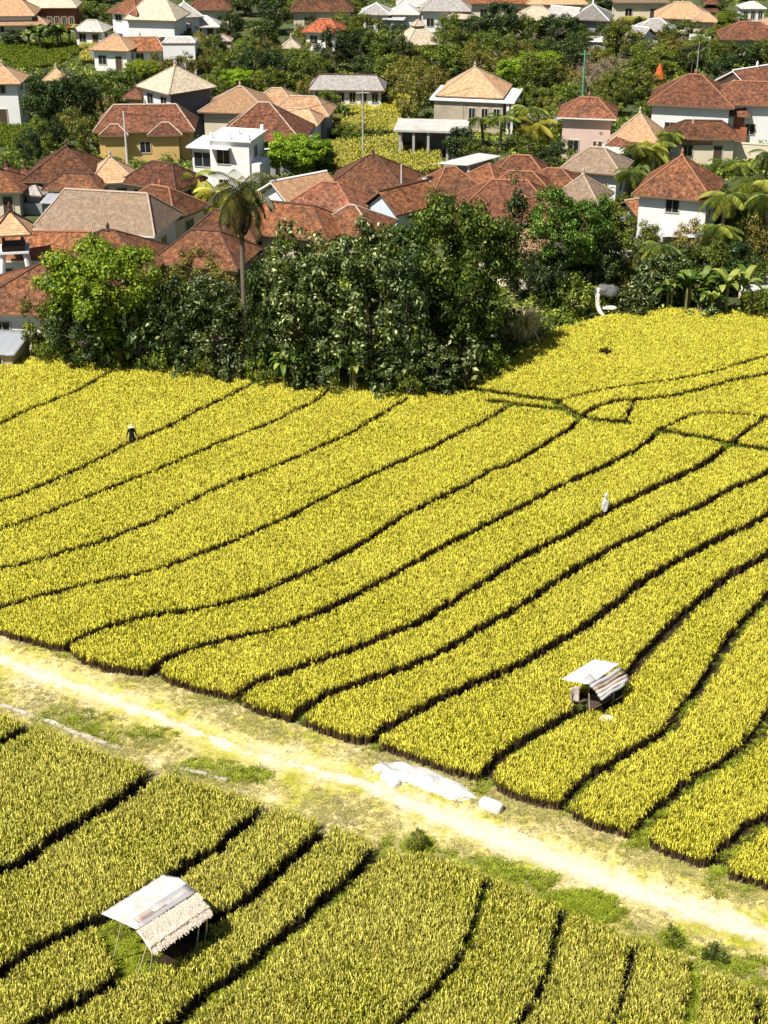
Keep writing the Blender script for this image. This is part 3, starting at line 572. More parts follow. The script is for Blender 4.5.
for j in range(n2 + 1):
    v = j / n2; r0 = .05 + .2 * min(v * 3, 1) * (1 - .25 * v); z = 1.45 - v * .95
    for i in range(n1): a = i / n1 * 6.283; rr = r0 * (1 + .25 * math.sin(a * 3 + v * 5)); V.append((rr * math.cos(a) * 1.15, rr * .7 * math.sin(a), z + .04 * math.sin(a * 4)))
for j in range(n2):
    for i in range(n1): Fq.append((j * n1 + i, j * n1 + (i + 1) % n1, (j + 1) * n1 + (i + 1) % n1, (j + 1) * n1 + i))
link('cloth', np_mesh('cloth', V, Fq, M_WHITE, smooth=True), t)
h = lump('head', (0.04, 0, 1.6), .15, M_WHITE, 3, (1, 1, 1.1)); h.parent = t
t = empty('stake', at(425, 396, 0)); tag(t, 'leaning pale stake with a white bag tied to it at the dark tree edge', 'stake')
mb = MB(); mb.tube([(.7, -.9, .3), (-.25, .1, 1.5)], .03); mb.build('pole', M_BAMBOO, t); o = lump('bag', (-.3, .1, 1.55), .2, M_WHITE, 5, (.8, .7, 1.5)); o.parent = t
M_PIPE = plain('pale_pinkish', (0.75, 0.66, 0.6), 0.5, 0.25, 2.0, 0.1, (0.5, 0.16, 0.1))
o_ = at(601, 322, 0); t = empty('curved_pipe', o_); tag(t, 'thick curved white pipe with reddish end bending out of the dark bushes', 'pipe')
mb = MB(); mb.tube(smooth_line([(-.25, .5, 2.6), (-.35, .3, 2.2), (-.35, .1, 1.5), (-.15, -.2, .9), (.3, -.4, .5)], 4), [.19] * 8 + [.18] * 5 + [.15, .13, .11, .09], 10); mb.build('pipe', M_PIPE, t, smooth=True)
o = lump('wrapping', (.35, .6, 2.3), .75, plain('grey_cloth', (0.1, 0.1, 0.1), .8, .5, 4.0, .5, (0.2, 0.2, 0.19)), 5, (1.3, .6, .7), nz_=.5); o.parent = t
tag(lump('sack', at(610, 308, 1.0), .4, M_WHITE, 5, (1.5, .6, .5)), 'white sack lying in the shade beside the curved white pipe', 'sack')
# ------------------------------------------------------------ roof and wall materials
T = dict(
 clay=tiles('clay_tiles', (0.28, 0.115, 0.05), (0.14, 0.058, 0.032), (0.045, 0.032, 0.024), .9), brown=tiles('brown_tiles', (0.22, 0.085, 0.045), (0.15, 0.06, 0.035), (0.05, 0.04, 0.03), .6),
 orange=tiles('orange_tiles', (0.42, 0.17, 0.07), (0.28, 0.1, 0.045), (0.1, 0.06, 0.04), .75), peach=tiles('peach_tiles', (0.66, 0.4, 0.22), (0.56, 0.33, 0.18), (0.4, 0.22, 0.13), .3),
 cream=tiles('cream_tiles', (0.68, 0.57, 0.42), (0.6, 0.5, 0.36), (0.4, 0.33, 0.25), .3), tan=tiles('tan_tiles', (0.4, 0.29, 0.2), (0.33, 0.23, 0.16), (0.22, 0.16, 0.12), .4),
 grey=tiles('grey_tiles', (0.42, 0.39, 0.36), (0.34, 0.32, 0.3), (0.25, 0.22, 0.2), .4), red=tiles('red_tiles', (0.29, 0.115, 0.06), (0.19, 0.075, 0.045), (0.08, 0.05, 0.035), .75),
 bred=tiles('bright_red_tiles', (0.6, 0.17, 0.08), (0.5, 0.14, 0.07), (0.3, 0.1, 0.06), .3), pale=tiles('pale_tiles', (0.66, 0.63, 0.58), (0.58, 0.55, 0.5), (0.4, 0.38, 0.35), .3))
Wm = dict(white=plain('white_plaster', (0.8, 0.79, 0.77), .8, .12, .5, .1, (0.5, 0.47, 0.42)), cream=plain('cream_plaster', (0.72, 0.63, 0.47), .8, .2, .5, .1), yellow=plain('yellow_plaster', (0.62, 0.42, 0.16), .8, .2, .5, .1),
 pink=plain('pink_plaster', (0.68, 0.5, 0.42), .8, .15, .5, .1), grey=plain('grey_render', (0.3, 0.31, 0.33), .8, .2, .5, .1), tan=plain('tan_block', (0.48, 0.4, 0.3), .85, .35, .8, .3), brick=plain('red_brick', (0.36, 0.13, 0.07), .9, .3, 1.0, .3),
 conc=plain('bare_concrete', (0.45, 0.43, 0.4), .85, .35, .7, .3), blue=plain('pale_blue_plaster', (0.6, 0.68, 0.74), .8, .15, .5, .1))
M_RIDGE = dict(dark=plain('dark_ridge', (0.1, 0.055, 0.04), .8, .3, 3.0), cream=plain('cream_ridge', (0.46, 0.36, 0.27), .8, .3, 3.0), clay=plain('clay_ridge', (0.36, 0.16, 0.09), .8, .4, 3.0), white=Wm['white'])
M_FRAME = plain('window_frame', (0.55, 0.5, 0.42), .6, .1)
m_, t_, b_ = new_mat('window_glass'); b_.inputs['Base Color'].default_value = (0.02, 0.025, 0.03, 1); b_.inputs['Roughness'].default_value = 0.12; M_GLASS = m_
M_EAVE = plain('eave_wood', (0.2, 0.13, 0.08), .8, .2, 2.0)
HOUSES = []
def roof_parts(parent, w, d, h, z, ridge, rmat, rcap='clay', over=.6, gable=False, cx=0, cy=0, rz=0.0, finial=True, fascia=None):
    """hip (ridge < w), pyramid (ridge 0) or gable roof as a 'roof' child with ridge caps and finial"""
    a, b = w / 2 + over, d / 2 + over; rl_ = ridge / 2 if not gable else a; th = .14
    E = [(-a, -b, 0), (a, -b, 0), (a, b, 0), (-a, b, 0)]; Rg = [(-rl_, 0, h), (rl_, 0, h)]; mb = MB(); sl = math.hypot(b, h); off = [(x, y, z_ + .0) for x, y, z_ in E]
    mb.face([E[0], E[1], Rg[1], Rg[0]] if rl_ > .01 else [E[0], E[1], Rg[0]], [(-a, 0), (a, 0), (rl_, sl), (-rl_, sl)] if rl_ > .01 else [(-a, 0), (a, 0), (0, sl)])
    mb.face([E[2], E[3], Rg[0], Rg[1]] if rl_ > .01 else [E[2], E[3], Rg[0]], [(-a, 0), (a, 0), (rl_, sl), (-rl_, sl)] if rl_ > .01 else [(-a, 0), (a, 0), (0, sl)])
    if not gable:
        s2 = math.hypot(a - rl_, h); mb.face([E[1], E[2], Rg[1]], [(-b, 0), (b, 0), (0, s2)]); mb.face([E[3], E[0], Rg[0]], [(-b, 0), (b, 0), (0, s2)])
        lo = [(x, y, -th) for x, y, _ in E]
        for i in range(4): j = (i + 1) % 4; mb.face([lo[i], lo[j], E[j], E[i]], mi=1)
        mb.face(lo[::-1], mi=1)
    else:
        dn = [(x, y, -th) for x, y, _ in E]; rd_ = [(-a, 0, h - th), (a, 0, h - th)]
        mb.face([dn[0], dn[1], E[1], E[0]], mi=1); mb.face([dn[2], dn[3], E[3], E[2]], mi=1)
        mb.face([dn[1], rd_[1], Rg[1], E[1]], mi=1); mb.face([rd_[1], dn[2], E[2], Rg[1]], mi=1); mb.face([dn[3], rd_[0], Rg[0], E[3]], mi=1); mb.face([rd_[0], dn[0], E[0], Rg[0]], mi=1)
        mb.face([dn[1], dn[0], rd_[0], rd_[1]], mi=1); mb.face([dn[3], dn[2], rd_[1], rd_[0]], mi=1)
    o = mb.build('roof', [rmat, fascia or M_EAVE], parent, (cx, cy, z), rz)
    mb = MB(); up = .03
    if rl_ > .01: mb.tube([(-rl_, 0, h + up), (rl_, 0, h + up)], .11, 6)
    if not gable:
        for q, e in ((0, 0), (1, 1), (1, 2), (0, 3)): A_ = Vector(Rg[q]); B_ = Vector(E[e]); mb.tube([A_ + Vector((0, 0, up)), B_ + Vector((0, 0, up))], .075, 5)
    mb.build('ridge_cap', M_RIDGE[rcap], o)
    if finial:
        mb = MB(); mb.tube([(0, 0, h), (0, 0, h + .25), (0, 0, h + .4), (0, 0, h + .7)], [.22, .12, .16, .02], 6); mb.build('finial', M_RIDGE[rcap], o)
    return o
def window(parent, x, y, z, w, h, face, door=False, mat=None):
    """face: unit outward direction in the house's frame; frame stands proud of the wall, the pane is a sub-part"""
    rz_ = math.atan2(face[1], face[0]) + math.pi / 2; mb = MB(); f_ = .08
    mb.box(-w / 2 - f_, w / 2 + f_, -.07, .02, -f_, 0, 0); mb.box(-w / 2 - f_, w / 2 + f_, -.07, .02, h, h + f_, 0); mb.box(-w / 2 - f_, -w / 2, -.07, .02, 0.002, h - .002, 0); mb.box(w / 2, w / 2 + f_, -.07, .02, 0.002, h - .002, 0)
    if not door: mb.box(-.025, .025, -.06, .0, 0.003, h - .003, 0)
    o = mb.build('door' if door else 'window', mat or M_FRAME, parent, (x, y, z), rz_)
    mb = MB(); mb.box(-w / 2 + .002, w / 2 - .002, -.03, -.004, 0.004, h - .004); mb.build('panel' if door else 'pane', M_DARKWOOD if door else M_GLASS, o); return o
def house(short, label, apex, w, d, wh, rh, rot=0, ridge=0, roof='clay', wall='white', over=.6, cap='clay', gable=False, wins='fflr', door=True, fascia=None, finial=True, cat='house', name='house', shared=None, gal=None):
    p = at(apex[0], apex[1], wh + rh); t = empty(name, (p.x, p.y, 0), R(rot)); tag(t, label, cat, 'village houses' if cat == 'house' else None)
    mb = MB(); mb.box(-w / 2, w / 2, -d / 2, d / 2, -.2, wh - .02)
    if gable:
        for sx in (-1, 1):
            x = sx * w / 2; k_ = rh * (d / 2) / (d / 2 + over); z1 = wh + rh - .17
            A_ = [(x, -d / 2, wh - .02), (x, d / 2, wh - .02), (x, 0, z1)]; B_ = [(x - sx * .15, y, z) for _, y, z in A_]
            mb.face(A_ if sx > 0 else A_[::-1]); mb.face(B_[::-1] if sx > 0 else B_)
    mb.build('wall', Wm[wall], t)
    roof_parts(t, w, d, rh, wh + .14, ridge, T[roof], cap, over, gable, finial=finial, fascia=fascia)
    fl_ = int(wh > 4.9) + 1
    for c_, fc in (('f', (0, -1)), ('l', (-1, 0)), ('r', (1, 0)), ('b', (0, 1))):
        n = wins.count(c_); L = w if fc[0] == 0 else d
        for f in range(fl_):
            for i in range(n):
                s_ = (i + .5) / n * L - L / 2; dr = door and c_ == 'f' and i == n - 1 and f == 0
                x, y = ((s_, fc[1] * d / 2) if fc[0] == 0 else (fc[0] * w / 2, s_))
                window(t, x, y, (.02 if dr else .95) + f * 3.0, .9 if dr else min(1.1, L / n * .5), 2.05 if dr else 1.15, fc, dr)
    HOUSES.append((short, apex[0], apex[1] + 18 * ppm(apex[1] + 20) / 8, w)); return t
def wing(t, x, y, w, d, wh, rh, ridge, roof, wall, cap='clay', rz=0, gable=False, over=.5):
    mb = MB(); mb.box(-w / 2, w / 2, -d / 2, d / 2, -.2, wh - .02); mb.build('wall', Wm[wall], t, (x, y, 0), rz)
    roof_parts(t, w, d, rh, wh + .14, ridge, T[roof], cap, over, gable, x, y, rz, finial=False)
# ------------------------------------------------------------ village, front rows
house('the white gable-less house', 'white two storey house with pyramid orange brown tile roof at right edge of the rice', (682, 157), 5.9, 5.9, 5.2, 2.9, -20, roof='clay', wall='white', cap='clay', wins='fr', door=False)
HOUSES[-1] = ('the white pyramid roofed house', 682, 215, 6)
house('the small red walled pavilion', 'small red walled pavilion with faded brown pyramid roof, left of the white pyramid roofed house', (583, 176), 3.6, 3.6, 2.9, 2.0, -25, roof='tan', wall='brick', cap='cream', wins='fl')
house('the grey brown hip roofed house', 'low house with weathered grey brown hip roof, up left of the white pyramid roofed house', (597, 149), 5.2, 4.6, 3, 1.8, -20, 1.4, roof='tan', wall='white', cap='cream')
house('the peach pyramid roofed house', 'bright peach pyramid roof between the pink house and the big red roofed house', (640, 114), 4.2, 4.2, 3, 2.5, -20, roof='peach', wall='cream', cap='cream')
house('the low brown roof', 'low brown tile roof just in front of the bright peach pyramid roof', (633, 129), 4, 3.4, 2.6, 1.5, -15, 1, roof='brown', wall='cream', cap='cream', finial=False)
house('the pink house', 'pink two storey house with orange hip roof and white eaves', (589, 99), 5.2, 4.6, 4.5, 1.6, -10, 2, roof='red', wall='pink', cap='clay', fascia=Wm['white'], wins='fflr')
house('the long brown roofed house', 'long brown tile roof behind the cream garden wall', (703, 122), 6.5, 3.6, 2.8, 1.4, -4, 4, roof='clay', wall='cream', cap='dark', finial=False)
house('the small peach roofed hut', 'little peach roofed hut tucked in front of the long brown roof', (693, 125), 2.6, 2.6, 2.2, 1.7, 0, roof='peach', wall='cream', cap='cream')
house('the big red roofed house', 'big house with wide red brown hip roof and white walls near the right edge', (695, 76), 8.6, 7.4, 4, 2.7, -14, 1.6, roof='red', wall='white', cap='clay', wins='ffrr')
house('the white gabled house', 'pinkish white gable end house with red roof at the right edge', (757, 68), 7, 6, 4.6, 2.0, 35, roof='red', wall='pink', gable=True, cap='white', wins='fl', fascia=Wm['white'])
house('the red hip roofed house', 'long white walled house with red brown hip roof cut by the right edge', (752, 83), 8.8, 6, 4.2, 1.9, -8, 4, roof='red', wall='white', cap='clay', wins='fff')
house('the wide brown hip roof', 'widest brown hip roof in the middle, ridge finials, just behind the tall trees', (510, 182), 9.0, 8.2, 3, 2.6, -8, 3.2, roof='brown', wall='cream', cap='clay', wins='ffr')
house('the small brown hip behind', 'small brown hip roof right of the white flat roof', (521, 157), 4, 3.6, 2.9, 1.4, -8, 1.8, roof='brown', wall='cream', finial=False)
house('the middle brown hip', 'orange brown hip roof directly behind the widest brown hip roof', (521, 173), 5.2, 3.6, 2.9, 1.4, -8, 2.2, roof='clay', wall='cream', finial=False)
house('the right brown hip', 'squat orange brown hip roof touching the widest brown hip roof on its right', (554, 170), 4.2, 3.8, 2.7, 1.3, -8, 1.4, roof='clay', wall='cream', finial=False)
house('the brown pyramid roof', 'brown roof below the front edge of the white flat roof', (489, 165), 4.6, 4.6, 2.8, 1.7, -35, roof='clay', wall='cream', cap='clay', finial=False)
house('the mossy brown roof', 'reddish brown roof just right of the blue water tank', (450, 169), 4.6, 4.2, 2.8, 1.9, 20, 1, roof='clay', wall='cream', finial=False)
house('the grey gable house', 'small orange roofed house with pale grey gable end facing the field', (404, 187), 5.4, 4.0, 2.7, 1.7, 42, roof='orange', wall='blue', gable=True, cap='dark', wins='f', over=.4, finial=False)
house('the big brown hip roof', 'big brown pyramid like roof left of the pale grey gable end', (373, 157), 7.6, 7.2, 3, 2.7, -10, .8, roof='clay', wall='cream', cap='dark', wins='ff')
house('the brown roof with cream ridges', 'brown hip roof with pale ridge lines below the big brown pyramid like roof', (352, 207), 5.4, 4.6, 2.7, 1.8, -18, 0.6, roof='clay', wall='cream', cap='cream', finial=False)
house('the red tin edged roof', 'red orange hip roof left of and below the big brown pyramid like roof', (330, 184), 6.2, 4.8, 2.7, 1.9, -20, 1.5, roof='red', wall='cream', cap='clay', finial=False)
house('the tan gable house', 'tan tile gable roof with white gable wall right of the white flat roofed house', (299, 178), 5.2, 4.4, 3, 1.5, 38, roof='peach', wall='white', gable=True, cap='white', wins='f', finial=False, fascia=Wm['white'])
house('the long clay roof', 'long sloping clay roof with dark ridge below the tan gable roof', (290, 205), 8.6, 5.2, 2.8, 2.0, -20, 4.4, roof='orange', wall='cream', cap='dark', finial=False)
house('the clay roof behind the dead palm', 'clay hip roof directly behind the top of the tall shaggy palm', (226, 212), 5.4, 4.4, 2.8, 1.8, -10, 2, roof='clay', wall='cream', cap='dark', finial=False)
house('the left clay roof', 'faded clay roof between the grey tiled hip roof and the tall shaggy palm', (206, 232), 6.4, 5.0, 2.8, 2.1, -15, 2.4, roof='clay', wall='cream', cap='dark', finial=False)
t = house('the grey tiled hip roof', 'broad grey brown tiled hip roof with white eaves, largest roof at left', (106, 193), 10.0, 6.2, 3.1, 2.6, -12, 7.6, roof='tan', wall='white', cap='cream', wins='fffr', fascia=Wm['white'], finial=False)
house('the left brown pyramid', 'brown pyramid roof behind the largest grey brown tiled roof', (66, 148), 6.6, 6.2, 2.9, 2.5, 0, roof='clay', wall='cream', cap='dark')
house('the low annex roof', 'low brown annex roof right in front of the brown pyramid roof at left', (76, 175), 4.6, 3, 2.5, 1.1, -5, 2.4, roof='clay', wall='cream', cap='dark', finial=False)
house('the small peach pyramid', 'small bright peach pyramid roof beside the tall white pole', (110, 158), 3.6, 3.6, 2.6, 2.0, 10, roof='peach', wall='white', cap='cream')
house('the left edge orange roof', 'orange roof cut by the left edge beyond the small shrines', (-2, 170), 4.4, 4, 2.5, 1.6, 0, roof='orange', wall='cream', cap='dark')
t = house('the yellow house', 'long yellow walled house under a weathered brown roof with many pale ridge lines', (145, 106), 9.8, 5.2, 3.2, 2.2, 3, 6.8, roof='brown', wall='yellow', cap='cream', wins='fffl')
wing(t, 2.3, -2.4, 2.8, 2.0, 2.95, 1.0, .8, 'brown', 'yellow', 'cream'); wing(t, -3.2, -2.3, 2.2, 1.6, 2.9, .9, .8, 'brown', 'yellow', 'cream')
house('the dull brown roof', 'dull brown roof between the yellow walled house and the yellow palm', (162, 164), 5.6, 4.2, 2.6, 1.7, -28, 2.4, roof='brown', wall='cream', cap='dark', finial=False)
house('the right side brown roof', 'brown hip roof touching the right end of the largest grey brown tiled roof', (160, 188), 6.2, 4.4, 2.7, 1.9, -30, 2, roof='clay', wall='cream', cap='clay')
house('the front left brown roof', 'brown hip roof rising behind the bright yellow green tree', (108, 232), 7.8, 6.4, 2.9, 2.4, -4, 1, roof='clay', wall='cream', cap='dark')
house('the orange long roof', 'flat looking orange tile roof with white eaves behind the white bell tower', (34, 233), 8.4, 4.0, 2.8, 1.7, -2, roof='orange', wall='white', gable=True, cap='clay', wins='ff', fascia=Wm['white'], finial=False)
house('the bottom left brown roof', 'lowest brown roof at the left edge next to the bright yellow green tree', (44, 266), 9.6, 7.4, 2.8, 2.5, -6, .6, roof='clay', wall='white', cap='dark')
t = house('the white pyramid roofed two tone house', 'two tone house, white and dark grey walls, cream pyramid roof above the yellow house', (175, 67), 5.4, 5.4, 5.6, 2.3, 42, roof='cream', wall='white', cap='cream', wins='ll', door=False)
mb = MB(); mb.box(-2.7, 2.7, -2.75, -2.704, 0, 5.5); mb.build('side_panel', plain('dark_grey_panel', (0.12, 0.125, 0.14), .8, .2), t)  # dark grey panel covering the right front wall
house('the dark brown pyramid roof', 'tall dark brown pyramid roof behind the white flat roofed house', (264, 104), 8.4, 7.4, 3.3, 3.2, -6, 1.2, roof='brown', wall='grey', cap='cream', wins='r', finial=False)
t = house('the peach villa', 'peach tiled villa of several joined pyramid roofs behind the tall dark brown roof', (240, 88), 7.2, 6.2, 3.2, 2.2, -8, .6, roof='peach', wall='cream', cap='cream', wins='fl')
wing(t, 3.6, 3.2, 4.6, 4.4, 3.2, 1.5, 1.2, 'peach', 'grey', 'cream'); wing(t, 7.4, -.4, 6.0, 4.6, 3.0, 1.6, 3, 'peach', 'grey', 'cream'); wing(t, 7.6, -5.0, 4.6, 4.0, 2.9, 1.3, 2.6, 'peach', 'blue', 'cream')
t = house('the tan concrete house', 'unfinished tan concrete house topped by a peach pyramid roof', (475, 68), 6.8, 6.8, 3.9, 2.7, -12, roof='peach', wall='tan', cap='cream', wins='rr', door=False)
mb = MB(); mb.box(-4.6, 5.4, -4.4, 3.4, 3.55, 3.8); mb.build('floor_slab', Wm['white'], t)
mb = MB(); mb.box(-4.1, 4.0, -4.1, -3.7, 0, 3.5); mb.build('front_wall', Wm['tan'], t)
for x in (4.6, 5.1): mb = MB(); mb.box(x - .15, x + .15, -4.2, -3.9, 0, 3.5); mb.build('column', Wm['white'], t)
for x in (.4, 1.9, 3.3): window(t, x, -4.1, .8, .7, 2.0, (0, -1))
# the white two storey flat roofed house
p = at(230, 161, 3); t = empty('house', (p.x, p.y, 0), R(-14)); tag(t, 'bright white two storey flat roofed house with small dark windows', 'house', 'village houses'); HOUSES.append(('the white flat roofed house', 232, 175, 6))
mb = MB(); mb.box(-1.2, 2.9, -2.4, 2.4, -.2, 5.6); mb.box(2.902, 3.9, -2.2, 1, -.2, 3.4); mb.box(-3.4, -1.202, -1.6, 2.6, -.2, 4.6); mb.build('wall', Wm['white'], t)
for x0, x1, y0, y1, z in ((-1.5, 3.2, -2.7, 2.7, 5.604), (-3.8, -1.0, -2.2, 2.9, 4.604)): mb = MB(); mb.box(x0, x1, y0, y1, z, z + .16); mb.build('roof_slab', Wm['white'], t)
for x, y in ((-1, -2.3), (.9, -2.3), (2.8, -2.3), (2.8, 2.2), (1, 0)): mb = MB(); mb.box(x - .15, x + .15, y - .15, y + .15, 5.77, 6.3); mb.build('column_stub', Wm['white'], t)
mb = MB(); mb.box(-1.1, 1.0, -3.3, -2.402, 4.9, 5.0); mb.build('canopy', Wm['white'], t)
window(t, .2, -2.4, 3.3, 1.3, 1.4, (0, -1)); window(t, .1, -2.4, .9, .9, .8, (0, -1)); window(t, 1.9, -2.4, 1.0, .5, .6, (0, -1)); window(t, -2.3, -1.6, 2.7, 1.7, 1.4, (0, -1)); window(t, 2.9, -.5, 3.8, .9, 1, (1, 0))
# open concrete shell with stair, white flat roofed pavilion
p = at(428, 141, 1.5); t = empty('house', (p.x, p.y, 0), R(-6)); tag(t, 'open concrete shell with flat white slab roof and outside stair', 'house', 'village houses'); HOUSES.append(('the open concrete shell', 428, 150, 7))
mb = MB(); mb.box(-3.0, 2.6, 2.2, 2.4, 0, 3); mb.box(2.4, 2.6, -2.2, 2.19, 0, 3); mb.box(-3.0, -2.8, 0, 2.19, 0, 3); mb.build('wall', Wm['conc'], t)
mb = MB(); mb.box(-3.6, 4.4, -2.6, 3.2, 3.002, 3.22); mb.build('roof_slab', plain('pale_slab', (0.5, 0.47, 0.43), .9, .4, .6), t)
for x in (-2.9, -1.4, .2, 2.3): mb = MB(); mb.box(x - .13, x + .13, -2.4, -2.14, 0, 3); mb.build('column', Wm['conc'], t)
mb = MB(); [mb.box(2.7 + i * .28, 2.98 + i * .28, -2.4, -1.4, 0, 2.7 - i * .3) for i in range(9)]; mb.build('stair', Wm['conc'], t)
c4 = [at(437, 164, 3.4), at(479, 153.5, 3.4), at(502, 156.5, 3.4), at(468, 166, 3.4)]; p = sum(c4, Vector()) / 4; t = empty('pavilion', (p.x, p.y, 0)); tag(t, 'pavilion with plain white flat metal roof among the brown roofs', 'pavilion'); HOUSES.append(('the white flat roof', 470, 175, 6))
base = Vector((p.x, p.y, 0)); add_sheet('roof_sheet', t, base, c4, M_WSHEET, 20, 6, .08, wave=.02, wfreq=20, noise=.005)
for c in c4: q = c.lerp(p, .15) - base; mb = MB(); mb.box(-.1, .1, -.1, .1, 0, 3.35, c=(q.x, q.y, 0)); mb.build('post', Wm['white'], t)
mb = MB(); mb.box(-2.6, 2.4, .6, .75, 0, 3.0, rz=R(8)); mb.build('wall', Wm['conc'], t)
mb = MB(); [mb.box(.2 + i * .28, .48 + i * .28, -1.9, -1.1, 0, 2.6 - i * .3) for i in range(8)]; mb.build('stair', Wm['conc'], t)
# long low shed
house('the long grey shed', 'long low shed with grey brown roof beyond the yellow village paddy', (348, 76), 8.4, 4.6, 2.4, 1.3, -3, 7.2, roof='grey', wall='white', cap='dark', wins='ffffff', door=False, finial=False)
house('the orange red hip house', 'bright orange red hip roof alone in the trees at the top centre', (325, 20), 4.6, 4.2, 2.6, 1.5, -15, 1.8, roof='bred', wall='white', cap='clay', finial=False)
house('the small cream gazebo', 'tiny cream pyramid gazebo roof among trees left of the bright orange red roof', (291, 39), 2, 2, 2.4, 1.2, 0, roof='cream', wall='cream', cap='cream', wins='', door=False, over=.4)
t = house('the two tier cream hut', 'round looking cream hut with small second tier on top, top centre', (418, 24), 4.6, 4.6, 2.4, 2.6, 20, roof='cream', wall='cream', cap='cream', wins='', door=False, finial=False)
wing(t, 0, 0, 1.0, 1.0, 4.7, .8, 0, 'cream', 'cream', 'cream', over=.35)
# top rows
house('the top left peach house', 'long white house with peach roof in the top left corner', (4, 0), 9, 6, 3.2, 2, 3, 5, roof='peach', wall='white', cap='cream', wins='ffff')
house('the arched house', 'long brick house with a row of dark openings under a cream roof, top left', (50, -6), 8, 5, 3.4, 1.8, 2, 5, roof='cream', wall='brick', cap='cream', wins='fffffff', door=False)
house('the low peach wall house', 'low peach roofed building in front of the brick house with dark openings', (16, 18), 9, 3, 1.9, .9, 2, 7, roof='peach', wall='cream', cap='cream', finial=False)
house('the small pale hip house', 'small pale hip roofed hut among banana plants, top left', (92, 21), 4, 3.6, 2.4, 1.3, -10, 1.6, roof='pale', wall='white', cap='cream', finial=False)
house('the tall red roofed house', 'tall white house with dark red roof in the top left quarter', (133, -2), 4.6, 4.6, 5, 2, -30, roof='red', wall='white', wins='fflr')
house('the big cream hip house', 'large white house with broad pale cream hip roof, top left quarter', (156, -1), 7, 6, 4.4, 2.6, -10, 3, roof='cream', wall='white', cap='cream', wins='ffr')
house('the low white house', 'low white hip roof in front of the large house with cream hip roof', (170, 17), 5, 4, 2.6, 1.1, -10, 2, roof='pale', wall='white', cap='white', finial=False)
house('the white pyramid house', 'small all white house with pointed white roof, right of the cream hip roof', (184, 3), 3.6, 3.6, 3.6, 1.9, 20, roof='pale', wall='white', cap='white', wins='fl')
house('the white hut', 'low white roofed hut just right of the small all white house', (205, 17), 3.6, 3.4, 2, 1.3, 0, .6, roof='pale', wall='white', cap='white', finial=False)
house('the orange villa', 'white walled house with orange hip roof beside the little yellow paddy at left', (115, 36), 4.8, 4.6, 2.8, 1.6, -12, .8, roof='peach', wall='white', cap='cream')
house('the long orange brown house', 'long low house with orange brown roof attached right of the orange hip roof', (140, 38), 6, 4.6, 2.4, 1.4, 4, 4.6, roof='orange', wall='white', cap='cream', wins='fff')
house('the white ruin', 'white roofless looking two storey building with gaps, right of the long orange brown roof', (180, 38), 4.4, 3.6, 4.2, .5, 0, 3, roof='pale', wall='white', cap='white', wins='fff', over=.1, finial=False)
house('the left edge white house', 'tall white house with peach roof cut by the left edge', (2, 66), 4, 4, 5, 1.7, 0, roof='peach', wall='white', cap='cream', wins='fr')
house('the tiny peach hut', 'tiny peach roof peeking out between dark trees at left', (56, 69), 2, 2, 2.2, 1.3, 0, roof='peach', wall='cream', cap='cream', wins='f', door=False)
house('the dark top roof', 'dark brown hip roof at the top, right of the low white roofed hut', (210, -8), 5.6, 5, 3, 2.4, 5, 1, roof='brown', wall='cream', cap='dark', finial=False)
house('the lavender hut', 'tiny lavender grey hut with dark doorway in the trees', (223, 35), 2.4, 2.2, 2.2, .8, 0, roof='grey', wall='pink', wins='f', over=.2, finial=False)
house('the top brown roof', 'broad faded brown roof at the very top, left of centre', (322, -8), 9, 5, 3, 2.6, 0, 4, roof='clay', wall='cream', cap='dark', finial=False)
t = house('the white twin gable house', 'white house with twin pale hip roofs at the very top centre', (376, 4), 4, 4, 2.6, 1.4, -5, roof='pale', wall='white', cap='white', wins='ff', finial=False)
wing(t, 4.6, 0.4, 4, 4, 2.6, 1.4, 0, 'pale', 'white', 'white')
house('the grey pink hip house', 'white house with grey pink hip roof right of the twin pale roofs', (446, -2), 7, 5, 3.2, 1.7, -4, 3.4, roof='pale', wall='white', cap='cream', wins='fff')
house('the pillared house', 'dark fronted house with flat pale roof between the twin roofs and the grey pink roof', (415, -1), 5, 5, 3, .9, 0, 3, roof='pale', wall='white', cap='cream', wins='ffff', door=False, finial=False)
house('the small cream roof', 'small cream roof in front of the grey pink hip roof', (460, 10), 4, 3, 2.2, 1.2, 5, 1, roof='cream', wall='cream', cap='cream', finial=False)
house('the long top peach roof', 'long peach red roof along the very top, right of centre', (500, -10), 11, 5, 3, 1.8, 0, 8, roof='orange', wall='cream', cap='clay', finial=False)
house('the second top peach roof', 'faded peach roof at the very top above the grey pyramid roof', (556, -9), 9, 5, 3, 1.8, 0, 6, roof='peach', wall='cream', cap='clay', finial=False)
house('the tan top house', 'tan hip roofed house just below the long peach red roof', (537, 7), 6, 4.6, 2.8, 1.7, -8, 1.6, roof='cream', wall='tan', cap='cream', finial=False)
house('the white lean roof', 'white sloping roof between the tan hip roof and the grey pyramid roof', (566, 8), 4, 4, 3, 1.6, -35, roof='pale', wall='white', gable=True, cap='white', finial=False)
house('the grey pyramid house', 'grey pyramid roofed house with dark walls, top right quarter', (593, 5), 4.8, 4.8, 3.4, 1.9, -15, roof='grey', wall='grey', cap='white', wins='ff')
t = house('the peach hip house', 'cream house with wide peach hip roof, top right quarter', (683, 3), 7.4, 5.6, 3, 2.0, -10, 2.2, roof='peach', wall='cream', cap='cream', wins='ffr')
wing(t, 3.4, -2.0, 3, 3.6, 2.8, 1.0, 1, 'peach', 'cream', 'cream')
house('the grey hip front', 'grey hip roof in front of the wide peach hip roof', (656, 20), 5, 4, 2.4, 1.4, -10, 1.4, roof='grey', wall='white', cap='white', finial=False)
